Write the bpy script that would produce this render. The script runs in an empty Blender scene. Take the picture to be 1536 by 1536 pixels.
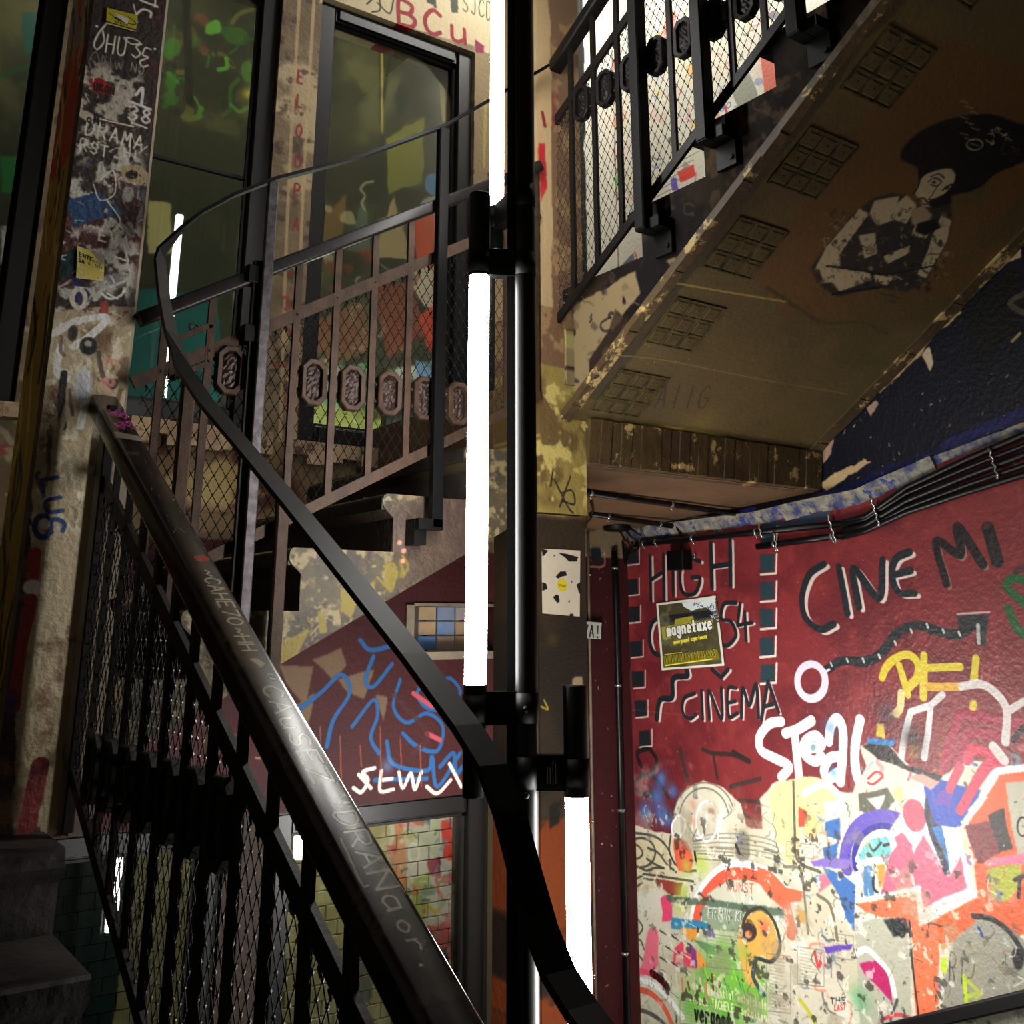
import bpy, bmesh, math, random
import numpy as np
from mathutils import Vector

# ------------------------------------------------------------------ camera, world, exposure
sc = bpy.context.scene
COL = sc.collection
Z0 = 2.9                                   # eye height above the ground floor of the stairwell
F = 1530.0; PX = 768.0; PY = 512.0; YH = 940.0
TH = math.atan((YH - PY) / F); AZ = math.radians(35.3112)
cam_d = bpy.data.cameras.new('camera'); cam = bpy.data.objects.new('camera', cam_d); COL.objects.link(cam)
cam.location = (0, 0, Z0); cam.rotation_euler = (math.pi/2 + TH, 0, -AZ)
cam_d.sensor_width = 36; cam_d.lens = 36 * F / 1536; cam_d.shift_y = -256 / 1536
cam_d.clip_start = 0.02
sc.camera = cam
w = bpy.data.worlds.new('night'); sc.world = w; w.use_nodes = True
w.node_tree.nodes['Background'].inputs[0].default_value = (0.30, 0.34, 0.42, 1)
w.node_tree.nodes['Background'].inputs[1].default_value = 0.02
sc.view_settings.view_transform = 'Standard'
sc.view_settings.look = 'None'
sc.view_settings.exposure = 0.0
sc.view_settings.gamma = 1.0
sc.view_settings.use_curve_mapping = False
LAMP = 54.0

# ------------------------------------------------------------------ plan of the stairwell (eye = origin, metres)
XA, YB, XC = 0.58, 2.50, 1.97              # planes of the three railings round the well
XR, YW = 3.20, 3.60                        # red wall, window wall
XL, YS = -0.62, -2.30                      # walls beside and behind the eye
ZF, ZC = -Z0, 4.0

_R = np.array([math.cos(AZ), -math.sin(AZ), 0]); _FW = np.array([math.sin(AZ), math.cos(AZ), 0])
def ray(x, y):
    u = (x - PX) / F; v = (PY - y) / F
    yy = math.cos(TH) - v*math.sin(TH); zz = math.sin(TH) + v*math.cos(TH)
    return _R*u + _FW*yy + np.array([0, 0, zz])
def onX(x, y, X=XR): d = ray(x, y); return d*(X/d[0])
def onY(x, y, Y=YW): d = ray(x, y); return d*(Y/d[1])
SM, SZ, SY = 0.65, 0.62, 2.52              # soffit of the upper flight: z = SZ + SM*(SY - y)
def onS(x, y):
    d = ray(x, y); return d*((SZ + SM*SY)/(d[2] + SM*d[1]))

rng = np.random.default_rng(7)
random.seed(7)

# ------------------------------------------------------------------ mesh helpers
class MB:
    def __init__(s): s.v = []; s.f = []; s.sm = []
    def add(s, vs, fs, smooth=False):
        b = len(s.v); s.v += [tuple(map(float, p)) for p in vs]
        s.f += [tuple(i+b for i in q) for q in fs]; s.sm += [smooth]*len(fs)
        return s
    def box(s, a, b):
        x0, x1 = sorted((a[0], b[0])); y0, y1 = sorted((a[1], b[1])); z0, z1 = sorted((a[2], b[2]))
        vs = [(x0,y0,z0),(x1,y0,z0),(x1,y1,z0),(x0,y1,z0),(x0,y0,z1),(x1,y0,z1),(x1,y1,z1),(x0,y1,z1)]
        return s.add(vs, [(0,3,2,1),(4,5,6,7),(0,1,5,4),(1,2,6,5),(2,3,7,6),(3,0,4,7)])
    def bbox(s, a, b, ch=0.006):
        """box with chamfered vertical and horizontal edges (octagon in plan, tapered ends)"""
        x0, x1 = sorted((a[0], b[0])); y0, y1 = sorted((a[1], b[1])); z0, z1 = sorted((a[2], b[2]))
        ch = min(ch, (x1-x0)*.4, (y1-y0)*.4, (z1-z0)*.4)
        def oc(k): return [(x0+ch+k,y0+k),(x1-ch-k,y0+k),(x1-k,y0+ch+k),(x1-k,y1-ch-k),(x1-ch-k,y1-k),(x0+ch+k,y1-k),(x0+k,y1-ch-k),(x0+k,y0+ch+k)]
        lv = [(z0, ch*.5), (z0+ch*.5, 0), (z1-ch*.5, 0), (z1, ch*.5)]
        vs = []
        for z, k in lv: vs += [(x, y, z) for x, y in oc(k)]
        fs = [tuple(reversed(range(8))), tuple(range(24, 32))]
        for l in range(3):
            for i in range(8): fs.append((l*8+i, l*8+(i+1)%8, (l+1)*8+(i+1)%8, (l+1)*8+i))
        return s.add(vs, fs)
    def tube(s, path, r, n=10, caps=True, smooth=True):
        P = [Vector(p) for p in path]; vs = []; fs = []
        t = (P[1]-P[0]).normalized(); up = Vector((0,0,1)) if abs(t.z) < .9 else Vector((0,1,0))
        a = t.cross(up).normalized()
        for i, p in enumerate(P):
            t = ((P[min(i+1, len(P)-1)]-P[max(i-1, 0)])).normalized()
            a = (a - t*a.dot(t)).normalized(); b = t.cross(a)
            rr = r[i] if isinstance(r, (list, tuple)) else r
            for k in range(n):
                th = 2*math.pi*k/n; q = p + (a*math.cos(th)+b*math.sin(th))*rr; vs.append(tuple(q))
        for i in range(len(P)-1):
            for k in range(n): fs.append((i*n+k, i*n+(k+1)%n, (i+1)*n+(k+1)%n, (i+1)*n+k))
        s.add(vs, fs, smooth)
        if caps:
            b = len(s.v)-len(vs)
            s.f += [tuple(b+k for k in reversed(range(n))), tuple(b+(len(P)-1)*n+k for k in range(n))]; s.sm += [False, False]
        return s
    def sweep(s, path, prof, side, smooth=False):
        """profile points (a along side, b along the path normal) swept along a path"""
        P = [Vector(p) for p in path]; n = len(prof); vs = []; fs = []
        for i, p in enumerate(P):
            sd = Vector(side[i]) if isinstance(side[0], (tuple, list, Vector)) else Vector(side)
            t = ((P[min(i+1, len(P)-1)]-P[max(i-1, 0)])).normalized()
            a = (sd - t*sd.dot(t)).normalized(); b = a.cross(t)
            if b.z < 0 and abs(b.z) > 1e-6 and not isinstance(side[0], (tuple, list, Vector)): b = -b
            for u, v in prof: vs.append(tuple(p + a*u + b*v))
        for i in range(len(P)-1):
            for k in range(n): fs.append((i*n+k, i*n+(k+1)%n, (i+1)*n+(k+1)%n, (i+1)*n+k))
        fs += [tuple(reversed(range(n))), tuple((len(P)-1)*n+k for k in range(n))]
        return s.add(vs, fs, smooth)
    def prism(s, poly, mp, t0, t1):
        n = len(poly)
        vs = [mp(a, b, t0) for a, b in poly] + [mp(a, b, t1) for a, b in poly]
        fs = [tuple(range(n)), tuple(reversed(range(n, 2*n)))]
        for i in range(n): fs.append((i, i+n, (i+1) % n + n, (i+1) % n))
        return s.add(vs, fs)
    def quad(s, a, b, c, d): return s.add([a, b, c, d], [(0,1,2,3)])
    def ball(s, c, r, n=8, m=5, sc=(1,1,1)):
        vs = [(c[0], c[1], c[2]-r*sc[2])]; fs = []
        for j in range(1, m):
            ph = -math.pi/2 + math.pi*j/m
            for k in range(n):
                th = 2*math.pi*k/n
                vs.append((c[0]+r*sc[0]*math.cos(ph)*math.cos(th), c[1]+r*sc[1]*math.cos(ph)*math.sin(th), c[2]+r*sc[2]*math.sin(ph)))
        vs.append((c[0], c[1], c[2]+r*sc[2])); T = len(vs)-1
        for k in range(n):
            fs.append((0, 1+(k+1) % n, 1+k)); fs.append((T, 1+(m-2)*n+k, 1+(m-2)*n+(k+1) % n))
        for j in range(m-2):
            for k in range(n): fs.append((1+j*n+k, 1+j*n+(k+1) % n, 1+(j+1)*n+(k+1) % n, 1+(j+1)*n+k))
        return s.add(vs, fs, True)
    def octa(s, c, r, rz=None):
        rz = rz or r; x, y, z = c
        return s.add([(x+r,y,z),(x-r,y,z),(x,y+r,z),(x,y-r,z),(x,y,z+rz),(x,y,z-rz)],
                     [(0,2,4),(2,1,4),(1,3,4),(3,0,4),(2,0,5),(1,2,5),(3,1,5),(0,3,5)])
    def build(s, name, m, parent=None, uv=None, fix=True):
        """ONE mesh object; vertices are given in stairwell space and stored relative to the parent's base"""
        base = parent['_base'] if parent is not None and '_base' in parent else (0, 0, 0)
        me = bpy.data.meshes.new(name)
        vs = [(x-base[0], y-base[1], z-base[2]) for x, y, z in s.v]
        me.from_pydata(vs, [], s.f)
        if fix:
            bm = bmesh.new(); bm.from_mesh(me); bmesh.ops.recalc_face_normals(bm, faces=bm.faces); bm.to_mesh(me); bm.free()
        if uv:
            lay = me.uv_layers.new(name='UVMap')
            for lp in me.loops:
                lay.data[lp.index].uv = uv(*s.v[lp.vertex_index])
        me.polygons.foreach_set('use_smooth', s.sm[:len(me.polygons)] if len(s.sm) >= len(me.polygons) else [False]*len(me.polygons))
        if m is not None: me.materials.append(m)
        o = bpy.data.objects.new(name, me); COL.objects.link(o)
        if parent is not None:
            o.parent = parent; o['_base'] = base
        else:
            o.location = (0, 0, Z0); o['_base'] = (0, 0, 0)
        return o

def thing(name, base, label, cat, group=None, kind=None):
    o = bpy.data.objects.new(name, None); COL.objects.link(o); o.empty_display_size = .1
    o.location = (base[0], base[1], base[2]+Z0); o['_base'] = tuple(map(float, base))
    if kind: o['kind'] = kind
    else: o['label'] = label; o['category'] = cat
    if group: o['group'] = group
    return o
def struct(o, label=None):
    o['kind'] = 'structure'
    if label: o['label'] = label
    return o
def stuff(o): o['kind'] = 'stuff'; return o
def solo(o, label, cat, group=None):
    """a thing that is one mesh: its origin goes to the middle of its vertices"""
    me = o.data; c = sum((v.co for v in me.vertices), Vector())/len(me.vertices)
    for v in me.vertices: v.co -= c
    o.location = o.location + c
    o['label'] = label; o['category'] = cat
    if group: o['group'] = group
    return o

# ------------------------------------------------------------------ noise + paint (textures are computed here, nothing is loaded)
def vnoise(h, wd, cells, seed):
    r = np.random.default_rng(seed); g = r.random((cells+2, cells+2)).astype(np.float32)
    ys = np.linspace(0, cells, h, endpoint=False); xs = np.linspace(0, cells, wd, endpoint=False)
    yi = ys.astype(int); xi = xs.astype(int); fy = (ys-yi)[:, None]; fx = (xs-xi)[None, :]
    fy = fy*fy*(3-2*fy); fx = fx*fx*(3-2*fx)
    a = g[yi][:, xi]; b = g[yi][:, xi+1]; c = g[yi+1][:, xi]; d = g[yi+1][:, xi+1]
    return (a*(1-fx)+b*fx)*(1-fy) + (c*(1-fx)+d*fx)*fy
def fbm(h, wd, cells, seed, octs=5):
    t = np.zeros((h, wd), np.float32); a = 1; s = 0
    for i in range(octs): t += a*vnoise(h, wd, cells*2**i, seed+i); s += a; a *= .55
    return t/s
NT = 1024
NA, NB_, NC = fbm(NT, NT, 6, 1), fbm(NT, NT, 20, 11), fbm(NT, NT, 70, 21, 4)
ND = fbm(NT, NT, 14, 31)
def srgb(c): return np.array(c, np.float32)/255.

FONT = {
'A': [[(0,1),(.5,0),(1,1)],[(.2,.65),(.8,.65)]], 'B': [[(0,1),(0,0),(.7,.05),(.8,.25),(.6,.45),(0,.48)],[(.6,.47),(.95,.65),(.8,.95),(0,1)]],
'C': [[(.95,.15),(.5,0),(.05,.4),(.15,.85),(.55,1),(.95,.85)]], 'D': [[(0,0),(0,1),(.6,.95),(.95,.5),(.6,.05),(0,0)]],
'E': [[(.95,0),(0,0),(0,1),(.95,1)],[(0,.48),(.7,.48)]], 'F': [[(.95,0),(0,0),(0,1)],[(0,.48),(.7,.48)]],
'G': [[(.95,.15),(.5,0),(.05,.4),(.15,.85),(.6,1),(.95,.8),(.95,.55),(.55,.55)]], 'H': [[(0,0),(0,1)],[(1,0),(1,1)],[(0,.5),(1,.5)]],
'I': [[(.5,0),(.5,1)]], 'J': [[(.8,0),(.8,.8),(.5,1),(.1,.85)]], 'K': [[(0,0),(0,1)],[(.9,0),(0,.5),(.95,1)]], 'L': [[(0,0),(0,1),(.9,1)]],
'M': [[(0,1),(.1,0),(.5,.6),(.9,0),(1,1)]], 'N': [[(0,1),(0,0),(1,1),(1,0)]], 'O': [[(.5,0),(.05,.3),(.05,.75),(.5,1),(.95,.75),(.95,.3),(.5,0)]],
'P': [[(0,1),(0,0),(.8,.05),(.9,.3),(.6,.52),(0,.52)]], 'Q': [[(.5,0),(.05,.3),(.05,.75),(.5,1),(.95,.75),(.95,.3),(.5,0)],[(.6,.7),(1,1.05)]],
'R': [[(0,1),(0,0),(.8,.05),(.9,.3),(.6,.5),(0,.5)],[(.4,.5),(.95,1)]], 'S': [[(.9,.12),(.5,0),(.1,.2),(.3,.45),(.8,.6),(.9,.85),(.5,1),(.05,.88)]],
'T': [[(0,0),(1,0)],[(.5,0),(.5,1)]], 'U': [[(0,0),(.05,.8),(.5,1),(.95,.8),(1,0)]], 'V': [[(0,0),(.5,1),(1,0)]], 'W': [[(0,0),(.25,1),(.5,.4),(.75,1),(1,0)]],
'X': [[(0,0),(1,1)],[(1,0),(0,1)]], 'Y': [[(0,0),(.5,.5),(1,0)],[(.5,.5),(.5,1)]], 'Z': [[(0,0),(1,0),(0,1),(1,1)]],
'0': [[(.5,0),(.05,.3),(.05,.75),(.5,1),(.95,.75),(.95,.3),(.5,0)]], '1': [[(.25,.2),(.55,0),(.55,1)]], '2': [[(.05,.2),(.5,0),(.9,.25),(.1,1),(.95,1)]],
'3': [[(.05,.1),(.6,0),(.9,.25),(.45,.45),(.95,.7),(.5,1),(.05,.9)]], '4': [[(.7,1),(.7,0),(0,.65),(1,.65)]], '5': [[(.9,0),(.1,0),(.1,.45),(.7,.45),(.9,.75),(.5,1),(.05,.9)]],
'6': [[(.8,0),(.2,.4),(.1,.8),(.5,1),(.9,.75),(.6,.5),(.15,.65)]], '7': [[(0,0),(1,0),(.35,1)]], '8': [[(.5,.45),(.15,.25),(.5,0),(.85,.25),(.5,.45),(.05,.75),(.5,1),(.95,.75),(.5,.45)]],
'9': [[(.85,.4),(.4,.5),(.1,.25),(.5,0),(.9,.25),(.7,1)]], '!': [[(.5,0),(.5,.65)],[(.5,.92),(.5,1)]], '.': [[(.5,.92),(.5,1)]], '/': [[(.1,1),(.9,0)]], '-': [[(.1,.5),(.9,.5)]],
'"': [[(.3,0),(.25,.25)],[(.7,0),(.65,.25)]], ' ': [], '~': [[(0,.6),(.3,.4),(.6,.6),(1,.4)]],
'a': [[(.85,.4),(.3,.4),(.1,.7),(.35,1),(.85,.85)],[(.85,.4),(.9,1)]], 'c': [[(.85,.5),(.4,.4),(.1,.7),(.4,1),(.9,.9)]], 'd': [[(.9,0),(.9,1)],[(.9,.5),(.3,.4),(.1,.7),(.4,1),(.9,.85)]],
'e': [[(.1,.7),(.9,.65),(.5,.4),(.1,.7),(.4,1),(.9,.9)]], 'g': [[(.85,.45),(.35,.4),(.1,.65),(.4,.9),(.85,.7)],[(.85,.4),(.85,1.2),(.4,1.3),(.1,1.15)]],
'h': [[(.1,0),(.1,1)],[(.1,.6),(.5,.4),(.85,.55),(.85,1)]], 'i': [[(.5,.42),(.5,1)],[(.5,.15),(.5,.2)]], 'l': [[(.5,0),(.5,1)]], 'k': [[(.1,0),(.1,1)],[(.8,.45),(.1,.75),(.85,1)]],
'm': [[(.05,1),(.05,.45),(.3,.42),(.5,.6),(.5,1)],[(.5,.6),(.7,.42),(.95,.55),(.95,1)]], 'n': [[(.1,1),(.1,.42)],[(.1,.6),(.5,.4),(.85,.55),(.85,1)]], 'o': [[(.5,.4),(.1,.65),(.3,1),(.7,1),(.9,.65),(.5,.4)]],
'p': [[(.1,.42),(.1,1.3)],[(.1,.5),(.6,.4),(.9,.7),(.5,1),(.1,.9)]], 'r': [[(.15,.42),(.15,1)],[(.15,.6),(.5,.42),(.85,.48)]], 's': [[(.85,.48),(.4,.4),(.2,.55),(.8,.8),(.6,1),(.1,.92)]],
't': [[(.45,.1),(.45,.9),(.8,1)],[(.1,.42),(.85,.42)]], 'u': [[(.1,.42),(.15,.9),(.5,1),(.85,.85)],[(.85,.42),(.9,1)]], 'v': [[(.1,.42),(.5,1),(.9,.42)]], 'w': [[(0,.42),(.25,1),(.5,.55),(.75,1),(1,.42)]],
'x': [[(.1,.42),(.9,1)],[(.9,.42),(.1,1)]], 'ö': [[(.5,.4),(.1,.65),(.3,1),(.7,1),(.9,.65),(.5,.4)],[(.3,.15),(.3,.2)],[(.7,.15),(.7,.2)]], 'Ü': [[(0,0),(.05,.8),(.5,1),(.95,.8),(1,0)]],
'v2': [],
}
def smooth_path(pts, closed=False, n=7):
    P = np.array(pts, float)
    if len(P) < 3: return P
    if closed: P = np.vstack([P[-1], P, P[0], P[1]])
    else: P = np.vstack([2*P[0]-P[1], P, 2*P[-1]-P[-2]])
    t = np.linspace(0, 1, n, endpoint=False)[:, None]; out = []
    for i in range(1, len(P)-2):
        a, b, c, d = P[i-1], P[i], P[i+1], P[i+2]
        out.append(.5*((2*b)+(-a+c)*t+(2*a-5*b+4*c-d)*t*t+(-a+3*b-3*c+d)*t**3))
    out.append(P[-2][None, :]); return np.vstack(out)

class Canvas:
    """paint on one flat surface, in metres along the surface; pm turns a sighting into surface metres"""
    def __init__(s, u0, v0, wd, ht, ppm, base, pm=None, mpp=.002, mott=.16, seed=0):
        s.u0, s.v0, s.ppm, s.pm, s.mpp = u0, v0, ppm, pm, mpp
        s.W, s.H = int(wd*ppm), int(ht*ppm); s.wd, s.ht = wd, ht
        s.im = np.empty((s.H, s.W, 3), np.float32); s.im[:] = srgb(base)
        n = s.noise(NA, seed)*.6+s.noise(NC, seed+5)*.4
        s.im *= (1+mott*2*(n-.5))[..., None]
    def noise(s, N, off=0, y0=0, x0=0, h=None, wd=None):
        h = h or s.H; wd = wd or s.W
        yy = (np.arange(y0, y0+h)+off*131) % NT; xx = (np.arange(x0, x0+wd)+off*79) % NT
        return N[yy][:, xx]
    def P(s, pts, px=True):
        q = [(s.pm(*p) if px and s.pm else p) for p in pts]
        return np.array([((u-s.u0)*s.ppm, (v-s.v0)*s.ppm) for u, v in q])
    def blend(s, y0, x0, a, col):
        h, wd = a.shape; r = s.im[y0:y0+h, x0:x0+wd]; r += a[..., None]*(srgb(col)-r)
    def bb(s, Q, pad):
        x0 = max(0, int(Q[:, 0].min()-pad)); x1 = min(s.W, int(Q[:, 0].max()+pad)+2)
        y0 = max(0, int(Q[:, 1].min()-pad)); y1 = min(s.H, int(Q[:, 1].max()+pad)+2)
        return x0, x1, y0, y1
    def stroke(s, pts, wpx, col, a=1., soft=.8, rough=.25, px=True, smooth=True, closed=False, dry=0., wm=None, off=0):
        Q = s.P(pts, px)
        if smooth: Q = smooth_path(Q, closed)
        elif closed: Q = np.vstack([Q, Q[:1]])
        r = (wm if wm else wpx*s.mpp)*s.ppm/2; pad = r*2+3+soft
        x0, x1, y0, y1 = s.bb(Q, pad)
        if x1 <= x0 or y1 <= y0: return
        D = np.full((y1-y0, x1-x0), 1e6, np.float32)
        for p, q in zip(Q[:-1], Q[1:]):
            a0 = max(x0, int(min(p[0], q[0])-pad)); a1 = min(x1, int(max(p[0], q[0])+pad)+2)
            b0 = max(y0, int(min(p[1], q[1])-pad)); b1 = min(y1, int(max(p[1], q[1])+pad)+2)
            if a1 <= a0 or b1 <= b0: continue
            X = np.arange(a0, a1)[None, :]+.5-p[0]; Y = np.arange(b0, b1)[:, None]+.5-p[1]
            d = q-p; L = d@d+1e-9; t = np.clip((X*d[0]+Y*d[1])/L, 0, 1)
            dd = np.hypot(X-t*d[0], Y-t*d[1]); sl = D[b0-y0:b1-y0, a0-x0:a1-x0]; np.minimum(sl, dd, out=sl)
        n = s.noise(NB_, 3+off, y0, x0, y1-y0, x1-x0)-.5
        al = np.clip((r+n*rough*2*r-D)/max(soft, .5)+.5, 0, 1)*a
        if dry: al *= np.clip((s.noise(NC, 9+off, y0, x0, y1-y0, x1-x0)-dry*.62)*9+.5, 0, 1)
        s.blend(y0, x0, al, col)
    def poly(s, pts, col, a=1., jit=2., soft=1., px=True, dry=0., smooth=False, off=0):
        Q = s.P(pts, px)
        if smooth: Q = smooth_path(Q, True)[:-1]
        x0, x1, y0, y1 = s.bb(Q, jit+soft+2)
        if x1 <= x0 or y1 <= y0: return
        h, wd = y1-y0, x1-x0
        n1 = s.noise(NB_, 1+off, y0, x0, h, wd)-.5; n2 = s.noise(NB_, 4+off, y0, x0, h, wd)-.5
        X = np.arange(x0, x1)[None, :]+.5+n1*jit*4; Y = np.arange(y0, y1)[:, None]+.5+n2*jit*4
        ins = np.zeros((h, wd), bool); k = len(Q)
        for i in range(k):
            ax, ay = Q[i]; bx, by = Q[(i+1) % k]
            if ay == by: continue
            c = ((ay > Y) != (by > Y)) & (X < (bx-ax)*(Y-ay)/(by-ay)+ax); ins ^= c
        al = ins.astype(np.float32)
        for _ in range(int(max(1, soft))):
            al = (al+np.roll(al, 1, 0)+np.roll(al, -1, 0)+np.roll(al, 1, 1)+np.roll(al, -1, 1))/5
        if dry: al *= np.clip((s.noise(NC, 2+off, y0, x0, h, wd)-dry*.62)*8+.5, 0, 1)
        s.blend(y0, x0, al*a, col)
    def ell(s, c, rx, ry, col, rot=0., **k):
        t = np.linspace(0, 2*math.pi, 22, endpoint=False); cr, sr = math.cos(rot), math.sin(rot)
        s.poly([(c[0]+rx*math.cos(q)*cr-ry*math.sin(q)*sr, c[1]+rx*math.cos(q)*sr+ry*math.sin(q)*cr) for q in t], col, **k)
    def ring(s, c, rx, ry, wpx, col, t0=0., t1=360., **k):
        t = np.radians(np.linspace(t0, t1, 16)); s.stroke([(c[0]+rx*math.cos(q), c[1]+ry*math.sin(q)) for q in t], wpx, col, **k)
    def spray(s, c, rpx, col, a=.6, px=True):
        Q = s.P([c], px); r = rpx*s.mpp*s.ppm; x0, x1, y0, y1 = s.bb(Q, r*2)
        if x1 <= x0 or y1 <= y0: return
        X = np.arange(x0, x1)[None, :]-Q[0, 0]; Y = np.arange(y0, y1)[:, None]-Q[0, 1]
        g = np.exp(-(X*X+Y*Y)/(r*r))*a*(.7+.6*s.noise(NC, 0, y0, x0, y1-y0, x1-x0)); s.blend(y0, x0, np.clip(g, 0, 1), col)
    def text(s, t, p0, p1, up, wpx, col, gap=.35, px=True, smooth=True, **k):
        p0, p1, up = map(np.array, (p0, p1, up)); n = len(t); adv = (p1-p0)/(n-gap if n > 1 else 1); wv = adv*(1-gap)
        for i, ch in enumerate(t):
            o = p0+adv*i
            for st in FONT.get(ch, []):
                s.stroke([tuple(o+wv*a+up*(1-b)) for a, b in st], wpx, col, px=px, smooth=smooth and ch not in 'AEFHIKLMNTVWXYZ147/!-.', **k)
    def blotch(s, col, thr=.55, a=1., N=ND, off=0, sharp=14., rect=None, px=True, mask=None):
        """patches where the surface coat is missing or dirty"""
        if rect:
            Q = s.P(rect, px); x0, x1, y0, y1 = s.bb(Q, 0)
        else: x0, x1, y0, y1 = 0, s.W, 0, s.H
        if x1 <= x0 or y1 <= y0: return
        n = s.noise(N, off, y0, x0, y1-y0, x1-x0); al = np.clip((n-thr)*sharp, 0, 1)*a
        if rect:
            ey = np.minimum(np.arange(y1-y0), np.arange(y1-y0)[::-1])[:, None]; ex = np.minimum(np.arange(x1-x0), np.arange(x1-x0)[::-1])[None, :]
            al = al*np.clip(np.minimum(ey, ex)/(.12*min(y1-y0, x1-x0)+1)-(s.noise(NB_, off+7, y0, x0, y1-y0, x1-x0)-.5)*2, 0, 1)
        s.blend(y0, x0, al, col)
    def scribbles(s, rect, n, cols, seed, wr=(2, 5), lr=(10, 40), blobs=.3, a=.85):
        r = random.Random(seed); (x0, y0), (x1, y1) = rect
        for i in range(n):
            cx, cy = r.uniform(x0, x1), r.uniform(y0, y1); L = r.uniform(*lr); col = r.choice(cols)
            if r.random() < blobs:
                t = [(cx+L*.6*r.uniform(.5, 1)*math.cos(q), cy+L*.6*r.uniform(.5, 1)*math.sin(q)) for q in np.linspace(0, 6.28, 8)[:-1]]
                s.poly(t, col, a=a*r.uniform(.5, 1), jit=3, smooth=True, dry=r.choice([0, .3, .6]), off=i)
            else:
                th = r.uniform(0, 6.28); pts = [(cx, cy)]
                for _ in range(r.randint(2, 5)):
                    th += r.uniform(-1.4, 1.4); cx += L*.45*math.cos(th); cy += L*.45*math.sin(th); pts.append((cx, cy))
                s.stroke(pts, r.uniform(*wr), col, a=a*r.uniform(.6, 1), dry=r.choice([0, 0, .4]), off=i)
    def speck(s, rect, n, cols, seed, rmax=2.5, a=.9):
        r = random.Random(seed); (x0, y0), (x1, y1) = rect
        for i in range(n):
            cx, cy = r.uniform(x0, x1), r.uniform(y0, y1); q = r.uniform(.6, rmax)
            s.stroke([(cx, cy), (cx+r.uniform(-2, 2)*q, cy+r.uniform(-2, 3)*q)], q, r.choice(cols), a=a, smooth=False)
    def image(s, name):
        im = bpy.data.images.new(name, s.W, s.H, alpha=False)
        px = np.ones((s.H, s.W, 4), np.float32); px[..., :3] = np.clip(s.im, 0, 1); im.pixels.foreach_set(px.ravel()); im.pack()
        return im
    def uv(s, f):
        return lambda x, y, z: ((f(x, y, z)[0]-s.u0)/s.wd, (f(x, y, z)[1]-s.v0)/s.ht)

# ------------------------------------------------------------------ materials
def lin(c): return tuple(((v/255)/12.92 if v/255 <= .04045 else ((v/255+.055)/1.055)**2.4) for v in c)+(1,)
def mat(name, rough=.5, metal=0., col=None, cv=None, bump=.0, bscale=40., mott=None, mscale=9., spec=.5, wear=None, wscale=20., wthr=.6, ext='MIRROR', coat=0.):
    m = bpy.data.materials.new(name); m.use_nodes = True; nt = m.node_tree; N = nt.nodes; L = nt.links
    b = N['Principled BSDF']; b.inputs['Roughness'].default_value = rough; b.inputs['Metallic'].default_value = metal
    b.inputs['Specular IOR Level'].default_value = spec; b.inputs['Coat Weight'].default_value = coat
    geo = N.new('ShaderNodeNewGeometry')
    if cv:
        t = N.new('ShaderNodeTexImage'); t.image = cv.image(name); t.extension = ext; L.new(t.outputs[0], b.inputs[0])
    else:
        src = None
        if mott:
            nz = N.new('ShaderNodeTexNoise'); nz.inputs['Scale'].default_value = mscale; nz.inputs['Detail'].default_value = 8; nz.inputs['Roughness'].default_value = .65
            L.new(geo.outputs['Position'], nz.inputs['Vector'])
            r = N.new('ShaderNodeValToRGB'); r.color_ramp.elements[0].position = .38; r.color_ramp.elements[1].position = .62
            r.color_ramp.elements[0].color = lin(col); r.color_ramp.elements[1].color = lin(mott); L.new(nz.outputs[0], r.inputs[0]); src = r.outputs[0]
        else:
            rgb = N.new('ShaderNodeRGB'); rgb.outputs[0].default_value = lin(col); src = rgb.outputs[0]
        if wear:
            nz = N.new('ShaderNodeTexNoise'); nz.inputs['Scale'].default_value = wscale; nz.inputs['Detail'].default_value = 10; nz.inputs['Roughness'].default_value = .7
            L.new(geo.outputs['Position'], nz.inputs['Vector'])
            mr = N.new('ShaderNodeMapRange'); mr.inputs[1].default_value = wthr; mr.inputs[2].default_value = wthr+.04; L.new(nz.outputs[0], mr.inputs[0])
            mx = N.new('ShaderNodeMix'); mx.data_type = 'RGBA'; L.new(mr.outputs[0], mx.inputs[0]); L.new(src, mx.inputs[6]); mx.inputs[7].default_value = lin(wear); src = mx.outputs[2]
        L.new(src, b.inputs[0])
    if bump:
        nz = N.new('ShaderNodeTexNoise'); nz.inputs['Scale'].default_value = bscale; nz.inputs['Detail'].default_value = 6
        L.new(geo.outputs['Position'], nz.inputs['Vector'])
        bp = N.new('ShaderNodeBump'); bp.inputs['Strength'].default_value = bump; bp.inputs['Distance'].default_value = .01
        L.new(nz.outputs[0], bp.inputs['Height']); L.new(bp.outputs[0], b.inputs['Normal'])
    return m
def emit(name, col, k):
    m = bpy.data.materials.new(name); m.use_nodes = True; nt = m.node_tree; nt.nodes.remove(nt.nodes['Principled BSDF'])
    e = nt.nodes.new('ShaderNodeEmission'); e.inputs[0].default_value = lin(col); e.inputs[1].default_value = k
    nt.links.new(e.outputs[0], nt.nodes['Material Output'].inputs[0]); return m
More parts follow.
